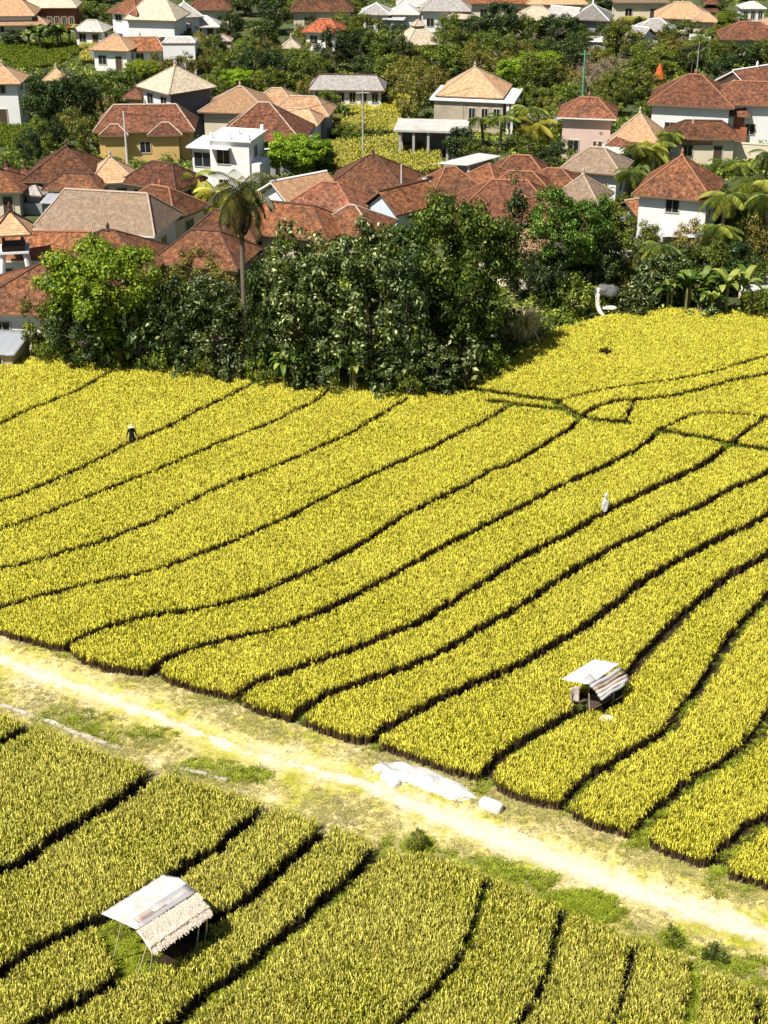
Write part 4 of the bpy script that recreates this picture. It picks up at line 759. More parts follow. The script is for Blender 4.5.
house('the small white gable', 'small white gable end left of the grey hip roof, top right', (641, 28), 2.6, 3, 2.6, 1, -40, roof='grey', wall='white', gable=True, cap='white', wins='', door=False, over=.3, finial=False)
house('the right red brown house', 'cream house with red brown hip roof in the top right corner', (750, 23), 7.6, 5.6, 3, 1.9, -6, 3, roof='red', wall='cream', cap='clay', wins='fff')
house('the yellow corner roof', 'yellowish roof corner cut by the right edge above the red brown roof', (775, 18), 5, 4, 2.6, 1.4, 0, 1, roof='peach', wall='cream', cap='cream')
house('the far white tower', 'little pale pillared building on the green slope in the top right corner', (752, 3), 3.6, 3, 2.4, .8, 0, 1, roof='pale', wall='white', cap='white', wins='fff', door=False, over=.3, finial=False)
house('the top peach sliver', 'faded roof sliver at the very top right of the dark trees', (640, -12), 8, 5, 3, 2, 0, 4, roof='tan', wall='cream', finial=False)
house('the peach house behind trees', 'peach tile roof half hidden between the two tall tree clumps near the rice', (516, 226), 4.6, 4.4, 2.6, 2.0, -30, roof='peach', wall='cream', cap='cream', finial=False)
house('the lean to roof', 'narrow orange lean to roof against the left of the white pyramid roofed house', (640, 200), 2.2, 3.6, 2.4, 1.2, 28, roof='orange', wall='white', gable=True, cap='cream', wins='', door=False, finial=False)
# sheds at the right edge of the rice
for px, py, z, w, d, m_, lab in ((684, 232, 2.2, 3.4, 2.2, M_TIN, 'grey tin roofed shed in front of the white pyramid roofed house'), (682, 262, 1.8, 3.2, 1.6, M_WSHEET, 'low shed with pale flat roof among banana plants at right'), (762, 285, 1.6, 2.8, 2.4, M_WSHEET, 'whitish flat roofed shed at the right edge beside the rice'), (620, 257, 1.8, 1.4, 1.2, M_WSHEET, 'tiny white roofed shed between bushes left of the banana plants'), (4, 344, 1.6, 2.4, 3.4, Wm['grey'], 'grey slab roofed shed cut by the left edge beside the rice')):
    p = at(px, py, z); t = empty('shed', (p.x, p.y, 0), R(-8)); tag(t, lab, 'shed'); mb = MB(); mb.box(-w / 2, w / 2, -d / 2, d / 2, 0, z - .12); mb.build('wall', Wm['tan'], t)
    add_sheet('roof_sheet', t, Vector(), [(-w / 2 - .3, -d / 2 - .3, z - .12), (w / 2 + .3, -d / 2 - .3, z - .1), (w / 2 + .3, d / 2 + .3, z + .3), (-w / 2 - .3, d / 2 + .3, z + .3)], m_, 16, 6, .06, wave=.02, wfreq=12, noise=.006)
    window(t, 0, -d / 2, .5, .8, .8, (0, -1))
# walls
def wall_run(label, pts, h, mat, name='garden_wall', th=.16):
    base = pts[0]; t = empty(name, base); tag(t, label, 'wall'); mb = MB(); cp = MB()
    for a, b_ in zip(pts, pts[1:]):
        d = b_ - a; rz_ = math.atan2(d.y, d.x); c = a - base; mb.box(0, d.length - .003, -th / 2, th / 2, 0, h, rz=rz_, c=(c.x, c.y, 0)); cp.box(0, d.length - .003, -th / 2 - .05, th / 2 + .05, h + .002, h + .12, rz=rz_, c=(c.x, c.y, 0))
    mb.build('wall', mat, t); cp.build('coping', mat, t)
wall_run('long cream garden wall behind the palms at the right edge', [at(676, 160), at(725, 163), at(800, 168)], 2.2, Wm['cream'])
wall_run('low grey garden wall below the white flat roof', [at(452, 200), at(482, 190)], 1.0, Wm['conc'])
wall_run('long low pale wall beside the yellow village paddy', [at(330, 98), at(384, 96)], 1.0, Wm['conc'])
wall_run('grey boundary wall below the orange hip roof at left', [at(92, 63), at(116, 63)], 1.8, Wm['grey'])
wall_run('white low wall among shrines at left', [at(0, 214), at(58, 205)], .8, Wm['white'])
wall_run('tan wall segment at the right edge in front of the last shrubs', [at(738, 300), at(800, 302)], .8, Wm['cream'])
# bell tower, shrines, poles
def post(name, parent, x, y, z0, z1, r0, r1, m_, x1=None, y1=None):
    mb = MB(); mb.tube([(x, y, z0), (x if x1 is None else x1, y if y1 is None else y1, z1)], [r0, r1], 6); return mb.build(name, m_, parent)
p = at(20, 301, 0); t = empty('bell_tower', p, R(10)); t.scale = (1.05, 1.05, 1.1); tag(t, 'white four legged bell tower with cream pyramid roof beside the left edge', 'tower')
for sx in (-1, 1):
    for sy in (-1, 1): post('leg', t, sx * 1.35, sy * 1.35, 0, 3.9, .24, .17, Wm['white'], sx * .8, sy * .8); post('post', t, sx * .7, sy * .7, 4.1, 5.3, .07, .07, M_DARKWOOD)
mb = MB(); mb.box(-1.15, 1.15, -1.15, 1.15, 3.9, 4.05); mb.build('platform', Wm['white'], t); mb = MB(); mb.box(-.85, .85, -.85, .85, 4.052, 4.4); mb.build('railing', M_DARKWOOD, t)
roof_parts(t, 1.8, 1.8, 1.4, 5.4, 0, T['peach'], 'dark', .6)
def shrine(px, py, h, w, lab, roof='brown', wall='brick', tiers=1):
    p = at(px, py); t = empty('shrine', p, R(-15)); tag(t, lab, 'shrine'); mb = MB(); mb.box(-w * .35, w * .35, -w * .35, w * .35, 0, h * .35); mb.box(-w * .22, w * .22, -w * .22, w * .22, h * .35 + .002, h * .62); mb.build('pedestal', Wm[wall], t)
    for i in range(tiers): roof_parts(t, w * (.55 - .12 * i), w * (.55 - .12 * i), h * .25, h * (.63 + .28 * i), 0, T[roof], 'dark', w * .18, finial=i == tiers - 1)
shrine(736, 141, 5.0, 3.2, 'red brick temple shrine with flared dark roof near the right edge', 'brown', 'brick')
shrine(138, 118, 4.2, 3.0, 'brown roofed shrine tower in front of the two tone house', 'brown', 'tan')
shrine(38, 212, 3.2, 3.0, 'grey tiered shrine left of the largest grey brown tiled roof', 'grey', 'grey')
shrine(10, 200, 3.0, 2.4, 'small dark shrine at the left edge above the bell tower', 'brown', 'grey', 2)
shrine(27, 190, 2.6, 2.2, 'tiny shrine behind the grey tiered shrine', 'brown', 'grey')
shrine(709, 27, 4.2, 3.4, 'pointed brown temple roof right of the wide peach hip roof', 'brown', 'brick', 2)
shrine(746, 132, 2.4, 1.8, 'short brick shrine just right of the taller red brick shrine', 'clay', 'brick')
shrine(585, 145, 3.0, 2.6, 'brown shrine roof below the pink house', 'peach', 'tan')
p = at(658, 90); t = empty('parasol', p); tag(t, 'orange red folded temple parasol rising from the trees left of the big red roof', 'parasol'); post('pole', t, 0, 0, 0, 3.4, .05, .04, M_BAMBOO)
mb = MB(); mb.tube([(0, 0, 1.2), (0, 0, 1.5), (0, 0, 2.6), (0, 0, 3.5)], [.35, .75, .4, .03], 10); mb.build('canopy', plain('orange_red_cloth', (0.62, 0.12, 0.03), .8, .1), t)
def pole(px, py, h, lab, m_, r=.09, arms=1, cat='pole', name='utility_pole'):
    p = at(px, py); t = empty(name, p); tag(t, lab, cat, 'village poles'); post('mast', t, 0, 0, 0, h, r, r * .7, m_)
    for i in range(arms): mb = MB(); mb.box(-.7, .7, -.05, .05, h - .5 - .6 * i, h - .4 - .6 * i); mb.build('crossarm', m_, t)
pole(130, 196, 8.4, 'tall white utility pole beside the small bright peach pyramid roof', plain('pale_pole', (0.6, 0.58, 0.55), .6, .2), .13, 0)
pole(363, 158, 7.5, 'concrete utility pole standing in the yellow village paddy', Wm['conc'], .12, 1)
pole(401, 226, 5.8, 'white pole in front of the pale grey gable end', Wm['white'], .08, 0)
pole(582, 106, 6.8, 'green lattice mast behind the pink house', plain('green_paint', (0.12, 0.32, 0.2), .6, .2), .16, 1, name='mast')
pole(693, 112, 8.5, 'thin grey pole right of the orange red parasol', Wm['conc'], .07, 0)
pole(561, 138, 4.5, 'dark pole left of the pink house', M_DARKWOOD, .1, 1)
pole(495, 123, 5.5, 'thin pale pole in front of the tan concrete house', Wm['conc'], .06, 0)
pole(335, 232, 4.6, 'dark pole in front of the roof with pale ridge lines', M_DARKWOOD, .08, 1)
p = at(430, 218); t = empty('water_tank', p); tag(t, 'pale blue water tank on a stand between the clay roofs', 'water tank')
for sx in (-.6, .6): post('leg', t, sx, -.5, 0, 2.4, .07, .07, Wm['conc']); post('leg', t, sx, .5, 0, 2.4, .07, .07, Wm['conc'])
mb = MB(); mb.box(-.75, .75, -.7, .7, 2.4, 3.7); mb.build('tank', plain('pale_blue_tank', (0.45, 0.6, 0.68), .4, .1), t); mb = MB(); mb.tube([(0, 0, 3.702), (0, 0, 4.0)], [.35, .3], 10); mb.build('lid', M_DARK, t)
wall_run('white garden wall below the long orange brown roof, upper left', [at(117, 62), at(163, 58)], 1.5, Wm['white'])
wall_run('cream garden wall below the small white gable, upper right', [at(652, 47), at(722, 44)], 1.6, Wm['cream'])
wall_run('pale wall between the pink house and the tan concrete house', [at(520, 124), at(562, 128)], 1.2, Wm['conc'])
wall_run('low white wall at the foot of the trees left of the tall palm', [at(205, 352), at(236, 350)], .8, Wm['cream'])
for px, py, z, w, d, m_, lab in ((617, 150, 2.4, 2.6, 1.8, M_WSHEET, 'tiny white flat roofed shed right of the weathered grey brown hip roof'), (266, 146, 2.8, 2.4, 1.8, M_TIN, 'small grey lean shed against the right side of the white flat roofed house'), (466, 188, 2.4, 3.2, 1.6, M_TIN, 'narrow grey roofed annex right of the blue water tank'), (700, 38, 2.2, 2.6, 2.2, M_TIN, 'small grey shed between the peach hip roof and red brown roof, upper right'), (395, 18, 2.2, 3.0, 2.4, M_TIN, 'small grey roofed shed below the twin pale roofs at the top'), (56, 200, 2.0, 1.8, 1.6, Wm['grey'], 'dark little shrine store right of the grey tiered shrine'), (270, 126, 2.2, 2.4, 2.0, M_TIN, 'small tin roofed shed below the peach tiled villa'), (598, 40, 2.0, 2.4, 2.0, M_WSHEET, 'small white roofed shed below the grey pyramid roof, upper right'), (150, 178, 2.2, 2.0, 1.6, M_WSHEET, 'little white roofed store right of the tall white utility pole')):
    p = at(px, py, z); t = empty('shed', (p.x, p.y, 0), R(-12)); tag(t, lab, 'shed'); mb = MB(); mb.box(-w / 2, w / 2, -d / 2, d / 2, 0, z - .12); mb.build('wall', Wm['grey'], t)
    add_sheet('roof_sheet', t, Vector(), [(-w / 2 - .3, -d / 2 - .3, z - .12), (w / 2 + .3, -d / 2 - .3, z - .1), (w / 2 + .3, d / 2 + .3, z + .3), (-w / 2 - .3, d / 2 + .3, z + .3)], m_, 16, 6, .06, wave=.02, wfreq=12, noise=.006)
    window(t, 0, -d / 2, .5, .8, .8, (0, -1))
for (a_, za), (b__, zb), lab in (((363, 158), 7.0), ((495, 123), 5.4), 'thin black wire from the concrete pole to the pole by the tan concrete house'), (((363, 158), 6.9), ((130, 196), 8.2), 'thin black wire from the concrete pole leftwards to the tall white pole'), (((693, 112), 8.2), ((561, 138), 4.4), 'thin black wire from the pole right of the red parasol to the dark pole'):
    A_ = at(*a_) + Vector((0, 0, za)); B_ = at(*b__) + Vector((0, 0, zb)); mb = MB(); mb.tube([A_.lerp(B_, q / 16) - Vector((0, 0, 1.4 * math.sin(math.pi * q / 16))) for q in range(17)], .025, 5); tag(mb.build('overhead_wire', M_DARK), lab, 'wire')
# ------------------------------------------------------------ village paddies and lawns
vp = [('rice_crop', [(-20, 46), (30, 43), (78, 40), (80, 54), (56, 68), (-20, 74)], RTG, 'flat green and yellow paddy at the far left behind the dark trees'), ('rice_crop', [(80, 42), (100, 40), (98, 64), (80, 66)], RTL, 'small yellow paddy patch left of the orange hip roof'),
      ('rice_crop', [(-20, 110), (12, 108), (28, 130), (30, 150), (-20, 146)], RTG, 'bright green lawn like paddy at the left edge'), ('rice_crop', [(345, 96), (388, 93), (412, 100), (410, 116), (352, 118), (336, 108)], RT, 'bright yellow village paddy in front of the long low shed'),
      ('rice_crop', [(318, 148), (398, 142), (440, 158), (442, 176), (390, 180), (322, 172)], RTL, 'yellow green village paddy left of the open concrete shell'), ('rice_crop', [(620, 10), (650, 8), (646, 24), (622, 26)], RTL, 'small yellow paddy between far roofs at the top right'),
      ('rice_crop', [(326, 122), (400, 118), (404, 136), (330, 142)], RTL, 'ragged strip of rice behind the utility pole'), ('rice_crop', [(712, 14), (735, 14), (735, 30), (712, 32)], RTG, 'small green grassy slope in the top right corner')]
for nm, poly, co, lab in vp:
    wp = [at(*q) for q in poly]; xs = [q.x for q in wp]; ys = [q.y for q in wp]; X, Y = np.meshgrid(np.arange(min(xs), max(xs), .27), np.arange(min(ys), max(ys), .27)); X = X.ravel(); Y = Y.ravel(); X = X + RNG.uniform(-.1, .1, len(X)); Y = Y + RNG.uniform(-.1, .1, len(Y))
    k = inpoly(X, Y, wp) & (nz(X, Y, 1.2, 3) > .14); scatter(nm, X[k], Y[k], np.zeros(k.sum()), co, .9, 1.3, lab)
PADDY = [[at(*q) for q in v[1]] for v in vp]
# ------------------------------------------------------------ vegetation
LM = dict(
 dark=leafmat('dark_leaves', (0.008, 0.018, 0.004), (0.028, 0.058, 0.008), (0.25, 0.34, 0.07)), mid=leafmat('mid_leaves', (0.03, 0.05, 0.005), (0.12, 0.165, 0.012), (0.5, 0.54, 0.08)),
 bright=leafmat('bright_leaves', (0.06, 0.12, 0.005), (0.28, 0.38, 0.015), (0.6, 0.66, 0.05), .3), olive=leafmat('olive_leaves', (0.06, 0.06, 0.008), (0.22, 0.2, 0.025), (0.56, 0.5, 0.13)),
 green=leafmat('green_leaves', (0.012, 0.035, 0.003), (0.07, 0.15, 0.01), (0.4, 0.56, 0.08)), dry=leafmat('dry_leaves', (0.2, 0.14, 0.08), (0.42, 0.32, 0.2), (0.6, 0.5, 0.34)),
 palm=leafmat('palm_leaves', (0.025, 0.045, 0.005), (0.09, 0.13, 0.014), (0.34, 0.38, 0.06)), ypalm=leafmat('yellow_palm_leaves', (0.18, 0.2, 0.02), (0.42, 0.42, 0.04), (0.6, 0.56, 0.1), .35), dpalm=leafmat('dead_palm_leaves', (0.03, 0.035, 0.01), (0.09, 0.1, 0.025), (0.4, 0.35, 0.08)),
 banana=leafmat('banana_leaves', (0.02, 0.05, 0.006), (0.075, 0.14, 0.014), (0.3, 0.36, 0.07), .3), large=leafmat('broad_leaves', (0.014, 0.028, 0.006), (0.06, 0.105, 0.014), (0.62, 0.68, 0.3)), fgrass=leafmat('fountain_grass', (0.3, 0.32, 0.08), (0.55, 0.52, 0.22), (0.75, 0.7, 0.4)))
M_BARK = plain('bark', (0.2, 0.16, 0.12), .9, .4, 4.0, .6)
def leaves_at(cen, nrm, L, Wd, rng):
    n = len(cen); r = rng.normal(size=(n, 3)); t = np.cross(nrm, r); t /= np.linalg.norm(t, axis=1, keepdims=True) + 1e-9; b = np.cross(nrm, t)
    s = rng.uniform(.6, 1.3, (n, 1)); a = cen - t * L * s / 2; c = cen + t * L * s / 2 - nrm * L * .12; e = cen + b * Wd * s / 2 + nrm * .02; f = cen - b * Wd * s / 2 + nrm * .02
    V = np.stack([a, e, c, f], 1).reshape(-1, 3); return V, np.arange(4 * n).reshape(-1, 4)
def crown_mesh(name, mat, seed, Rr=3.0, Hh=6.0, z0=.15, nclump=46, nleaf=130, L=.34, Wd=.2, flat=1.0, csize=.24, gap=0.1, ball=1.0, sq=2.0, tw=0.0):
    """crown of leaf clumps through the volume of an uneven ellipsoid; base of the tree is z=0, top z=Hh"""
    rng = np.random.default_rng(seed); zc = Hh * (z0 + (1 - z0) * .5); hz = Hh * (1 - z0) * .5; V = []; LVv = []; cents = []
    for i in range(nclump):
        d = rng.normal(size=3); d /= (np.abs(d) ** sq).sum() ** (1 / sq); rr = rng.uniform(.45, .98) ** .6 * (1 + .22 * math.sin(d[0] * 3 + seed) * math.cos(d[1] * 4 + seed * 2) + rng.uniform(-.12, .14))
        wz = 1 + tw * d[2]; c = np.array([d[0] * Rr * rr * ball * wz, d[1] * Rr * rr * ball * wz, zc + d[2] * hz * rr]); c[2] = max(c[2], .3); cr = csize * Rr * rng.uniform(.7, 1.35); cents.append(c)
        n = int(nleaf * rng.uniform(.6, 1.3)); q = rng.normal(size=(n, 3)); q /= np.linalg.norm(q, axis=1, keepdims=True); rad = cr * rng.uniform(.35, 1.12, (n, 1)); p = c + q * rad * np.array([1, 1, .8 * flat])
        nn = q + np.array([0, 0, .55]) + rng.normal(size=(n, 3)) * .4; nn /= np.linalg.norm(nn, axis=1, keepdims=True); v, _ = leaves_at(p, nn, L, Wd, rng); V.append(v)
        LVv.append(np.repeat(np.clip(rng.beta(2, 3, n) + rng.uniform(-.12, .12), 0, 1), 4))
    V = np.concatenate(V); lv = np.concatenate(LVv); V[:, 2] = np.maximum(V[:, 2], .05)
    return np_mesh(name, V, np.arange(len(V)).reshape(-1, 4), mat, {'lv': lv}), cents
def trunk_mesh(cents, seed, r=.2, split=.3, Hh=6.0, nb=9):
    g = random.Random(seed); mb = MB(); top = Vector((g.uniform(-.3, .3), g.uniform(-.3, .3), Hh * split)); mb.tube([(0, 0, -.1), top * .5 + Vector((g.uniform(-.1, .1), 0, 0)), top], [r * 1.3, r, r * .8], 7)
    for c in g.sample(cents, min(nb, len(cents))):
        c = Vector(c); m_ = top.lerp(c, .5) + Vector((g.uniform(-.3, .3), g.uniform(-.3, .3), .3)); mb.tube([top - Vector((0, 0, .1)), m_, c], [r * .6, r * .35, r * .1], 5)
    return mb.mesh('trunk', M_BARK)
def palm_mesh(seed, Hh, nf=18, fl=2.6, droop=1.0, mat='palm', trunk_r=.14, up=.6):
    g = random.Random(seed); rng = np.random.default_rng(seed); mb = MB(); lean = (g.uniform(-.5, .5), g.uniform(-.5, .5)); pts = [(lean[0] * (k / 6) ** 2, lean[1] * (k / 6) ** 2, Hh * k / 6 * .82) for k in range(7)]
    mb.tube(pts, [trunk_r * 1.5] + [trunk_r] * 6, 8); top = np.array(pts[-1]); V = []; Fq = []; lv = []
    for i in range(nf):
        a = i * 2.399 + g.uniform(-.2, .2); el = up * (1 - i / nf * 1.6) + g.uniform(-.15, .15); L = fl * g.uniform(.8, 1.1); d = np.array([math.cos(a), math.sin(a), 0]); pr = np.array([-d[1], d[0], 0]); lvv = g.random() * .7; N_ = 22; prev = None
        for k in range(N_ + 1):
            s = k / N_; th = el - droop * s * 1.5; 
            p = top.copy() if prev is None else prev + (d * math.cos(th) + np.array([0, 0, math.sin(th)])) * L / N_; prev = p
            if k < 2: continue
            ll = .75 * math.sin(math.pi * min(s * .9 + .1, 1)) ** .6 * fl / 2.6
            for sgn in (-1, 1):
                tip = p + pr * sgn * ll * .75 + d * math.cos(th) * ll * .45 + np.array([0, 0, -ll * .45 + math.sin(th) * ll * .3]); w = d * .055; i0 = len(V); V += [p - w, p + w, tip + w * .25, tip - w * .25]; Fq.append((i0, i0 + 1, i0 + 2, i0 + 3)); lv += [min(1, max(0, lvv + g.uniform(-.15, .3)))] * 4
    return mb.mesh('trunk', M_BARK), np_mesh('crown', np.array(V), np.array(Fq), LM[mat], {'lv': np.array(lv)})
def banana_mesh(seed, Hh=3.4, stems=4, mat='banana'):
    g = random.Random(seed); mb = MB(); V = []; Fq = []; lv = []
    for s_ in range(stems):
        bx, by = g.uniform(-.9, .9), g.uniform(-.7, .7); h = Hh * g.uniform(.45, .62); mb.tube([(bx, by, 0), (bx * 1.05, by * 1.05, h)], [.13, .08], 6)
        for i in range(8):
            a = i * 2.399 + g.uniform(-.3, .3); L = g.uniform(1.3, 2.0) * Hh / 3.4; el = g.uniform(.5, 1.35); d = np.array([math.cos(a), math.sin(a), 0]); pr = np.array([-d[1], d[0], 0]); p = np.array([bx * 1.05, by * 1.05, h]); lvv = g.random(); i0 = len(V); n = 7
            for k in range(n + 1):
                s = k / n; th = el - 1.9 * s ** 1.3; w = .27 * math.sin(math.pi * min(.08 + s * .92, 1)) ** .5 * (0.05 if k == n else 1); V += [p - pr * w + [0, 0, .1 * w], p + [0, 0, -.03], p + pr * w + [0, 0, .1 * w]]; lv += [lvv] * 3; p = p + (d * math.cos(th) + np.array([0, 0, math.sin(th)])) * L / n
            for k in range(n):
                for c in (0, 1): q = i0 + 3 * k + c; Fq.append((q, q + 1, q + 4, q + 3))
    return mb.mesh('stem', plain('banana_stem', (0.2, 0.2, 0.08), .7, .4, 3.0)), np_mesh('leaves', np.array(V), np.array(Fq), LM[mat], {'lv': np.array(lv)}, smooth=True)
KIND = {}
def protos():
    for i in range(4):
        for k_, args in dict(dark=dict(Hh=6.5, nclump=60, nleaf=150, L=.26, Wd=.15), mid=dict(Hh=5.5, nclump=55, nleaf=140, L=.28, Wd=.15), olive=dict(Hh=5, nclump=46, nleaf=110, L=.26, Wd=.13, csize=.22)).items():
            me, c = crown_mesh('crown', LM[k_], 10 + i + hash(k_) % 1 + {'dark': 0, 'mid': 40, 'olive': 80}[k_], **args); KIND.setdefault(k_, []).append((('trunk', trunk_mesh(c, i, Hh=args['Hh'])), ('crown', me), 3.4, args['Hh']))
    for k_, n_, args in (('bright', 2, dict(Hh=8.5, Rr=3.6, nclump=130, nleaf=230, L=.26, Wd=.16, z0=.3, csize=.2, sq=3.0, tw=.2)), ('green', 2, dict(Hh=10.5, Rr=4.3, nclump=150, nleaf=260, L=.27, Wd=.17, z0=.22, csize=.2, ball=1.0, sq=3.5, tw=.28)), ('dry', 3, dict(Hh=4, nclump=40, nleaf=60, L=.3, Wd=.05)),
                         ('large', 4, dict(Hh=10.5, Rr=2.4, nclump=95, nleaf=90, L=.36, Wd=.15, z0=.03, csize=.26)), ('cypress', 2, dict(Hh=6, Rr=.8, nclump=50, nleaf=60, L=.22, Wd=.1, z0=.04, csize=.55)), ('bush', 4, dict(Hh=2.2, Rr=1.5, nclump=26, nleaf=80, L=.2, Wd=.12, z0=.0, csize=.32)), ('bigleafbush', 4, dict(Hh=3, Rr=1.7, nclump=26, nleaf=34, L=.45, Wd=.2, z0=.0, csize=.34))):
        for i in range(n_):
            me, c = crown_mesh('crown', LM[{'cypress': 'dark', 'bush': 'mid', 'bigleafbush': 'large'}.get(k_, k_)], 100 + i * 7 + len(k_) * 13, **args)
            KIND.setdefault(k_, []).append((('trunk', trunk_mesh(c, i + 50, Hh=args['Hh'], r=.1 if args['Hh'] < 4 else .2)), ('crown', me), args.get('Rr', 3.0) * 1.12, args['Hh']))
    for i in range(5): a, b_ = palm_mesh(i, 7.0); KIND.setdefault('palm', []).append((('trunk', a), ('crown', b_), 2.3, 7.0))
    for i in range(3): a, b_ = palm_mesh(20 + i, 2.6, nf=20, fl=2.6, mat='ypalm', up=1.1, trunk_r=.16); KIND.setdefault('ypalm', []).append((('trunk', a), ('crown', b_), 2.2, 3.9))
    a, b_ = palm_mesh(33, 15.0, nf=36, fl=3.2, droop=1.15, mat='dpalm', trunk_r=.2, up=1.45); KIND['dpalm'] = [(('trunk', a), ('crown', b_), 2.4, 14.0)]
    for i in range(4): a, b_ = banana_mesh(i); KIND.setdefault('banana', []).append((('stem', a), ('leaves', b_), 2.0, 3.6))
    V, Fq, hf, lv = blades(420, 1.2, 2.3, 1.4, .9, .03, .07, seg=5, base=.5, rng=np.random.default_rng(4)); mb = MB(); mb.tube([(0, 0, 0), (0, 0, .3)], [.5, .3], 8); KIND['fgrass'] = [(('stem', mb.mesh('stem', M_BARK)), ('leaves', np_mesh('leaves', V, Fq, LM['fgrass'], {'lv': np.array(lv)})), 1.6, 2.0)]
protos()
LOOK = dict(dark=('dark green leafy tree', 'tree'), mid=('mid green leafy tree', 'tree'), olive=('olive toned thin tree', 'tree'), bright=('bright yellow green tree', 'tree'), green=('tall glossy green tree', 'tree'), dry=('leafless dry shrub', 'shrub'), large=('tall broad leaved tree', 'tree'), cypress=('slim dark columnar tree', 'tree'),
            bush=('low leafy bush', 'bush'), bigleafbush=('low broad leaved bush', 'bush'), palm=('green coconut palm', 'palm'), ypalm=('yellow leaved short palm', 'palm'), dpalm=('shaggy tall palm', 'palm'), banana=('banana clump', 'banana plant'), fgrass=('pale fountain grass clump', 'grass clump'))
NM = dict(palm='coconut_palm', ypalm='palm', dpalm='palm', banana='banana_plant', bush='bush', bigleafbush='bush', fgrass='grass_clump', dry='dry_shrub', cypress='columnar_tree')
GRP = dict(tree='trees around the village', palm='palms around the village', bush='bushes along the field edge', shrub='dry shrubs in the village')
LABELS = set(); TCOUNT = [0]
def rel(px, py, h):
    dx, dy = px - h[1], py - h[2]
    if abs(dx) > 1.3 * abs(dy) * 1.6: return 'right of' if dx > 0 else 'left of'
    return 'in front of' if dy > 0 else 'behind'
def autolabel(kind, px, py, wpx, hm):
    look = LOOK[kind][0]; hs = sorted(HOUSES, key=lambda h: math.hypot(px - h[1], 1.5 * (py - h[2]))); sz = ['small ', '', 'big '][0 if wpx < 26 else 1 if wpx < 46 else 2]; c = []
    for a in range(5): c.append(f'{look} {rel(px, py, hs[a])} {hs[a][0]}'); c.append(f'{sz}{look} {rel(px, py, hs[a])} {hs[a][0]}')
    for a in range(4):
        for b_ in range(a + 1, 6): c.append(f'{look} {rel(px, py, hs[a])} {hs[a][0]}, {rel(px, py, hs[b_])} {hs[b_][0][4:]}'); c.append(f'{sz}{look} {rel(px, py, hs[a])} {hs[a][0]}, {rel(px, py, hs[b_])} {hs[b_][0][4:]}')
    for q in c:
        if q not in LABELS and len(q.split()) <= 16: return q
    return c[-1]
def plant(px, py, wpx, hpx, kind, label=None, rz=None):
    p = at(px, py); s = ppm(py); v = KIND[kind]; i = TCOUNT[0]; TCOUNT[0] += 1; (n1, m1), (n2, m2), r0, h0 = v[i % len(v)]
    a = math.atan((py - 512) / F) + P; hm = max((hpx - wpx * math.sin(a) * .35) / (s * math.cos(a)), hpx * .5 / s); sx = wpx / s / 2 / r0; sz = hm / h0
    t = empty(NM.get(kind, 'tree'), (p.x, p.y, 0), (i * 2.4) % 6.28 if rz is None else rz); t.scale = (sx, sx, sz)
    lab = label or autolabel(kind, px, py, wpx, hm); LABELS.add(lab); cat = LOOK[kind][1]; tag(t, lab, cat, GRP.get(cat))
    link(n1, m1, t); link(n2, m2, t)
# the dense belt along the field
B = plant
B(112, 366, 108, 128, 'bright', 'large bright yellow green round tree at the left end of the tree belt')
B(452, 372, 112, 172, 'green', 'large glossy green tree at the right end of the tall tree belt')
B(247, 377, 58, 204, 'dpalm', 'very tall shaggy palm with hanging brown and yellow fronds in the tree belt')
B(300, 388, 78, 170, 'large', 'tall broad leaved tree just right of the shaggy palm'); B(338, 391, 74, 160, 'large', 'tall broad leaved tree in the middle of the belt, second right of the shaggy palm')
B(374, 394, 72, 168, 'large', 'tall broad leaved tree left of the large glossy green tree'); B(405, 396, 58, 150, 'large', 'tall narrow tree touching the left side of the glossy green tree')
B(274, 384, 60, 128, 'dark', 'dark dense tree right behind the shaggy palm trunk'); B(215, 378, 66, 112, 'large', 'broad leaved tree immediately left of the shaggy palm trunk'); B(178, 374, 62, 104, 'dark', 'dark dense tree between the bright yellow green tree and the shaggy palm')
B(56, 362, 56, 70, 'mid', 'mid green tree under the left side of the bright yellow green tree'); B(92, 371, 84, 78, 'dark', 'dark low tree at the foot of the bright yellow green tree'); B(142, 373, 66, 74, 'bigleafbush', 'dark bushy clump right below the bright yellow green tree')
B(38, 356, 36, 34, 'ypalm', 'yellowish drooping plant beside the grey slab shed at the left edge'); B(8, 332, 34, 40, 'mid', 'small green tree on the left edge above the grey slab shed'); B(28, 340, 36, 44, 'mid', 'small green tree between the left edge shed and the yellowish plant')
B(565, 302, 78, 108, 'green', 'round dark green tree right of the peach roof at the rice edge'); B(596, 304, 58, 82, 'dark', 'dark tree just left of the curved white pipe'); B(545, 312, 50, 66, 'dark', 'dark tree above the pale fountain grass'); B(572, 318, 50, 46, 'bush', 'dark bush in the shadow under the round dark green tree')
B(523, 346, 56, 46, 'fgrass', 'pale arching fountain grass clump at the corner of the rice'); B(500, 352, 46, 52, 'bigleafbush', 'broad leaved bush left of the fountain grass'); B(490, 380, 44, 40, 'bush', 'bush at the rice edge below the glossy green tree'); B(513, 300, 26, 116, 'cypress', 'slim vine wrapped column in front of the wide brown hip roof')
B(432, 398, 54, 66, 'large', 'broad leaved tree standing at the pale stake'); B(463, 390, 54, 62, 'bigleafbush', 'bush under the right half of the glossy green tree'); B(453, 370, 40, 34, 'bright', 'small bright yellow green bush under the glossy green tree')
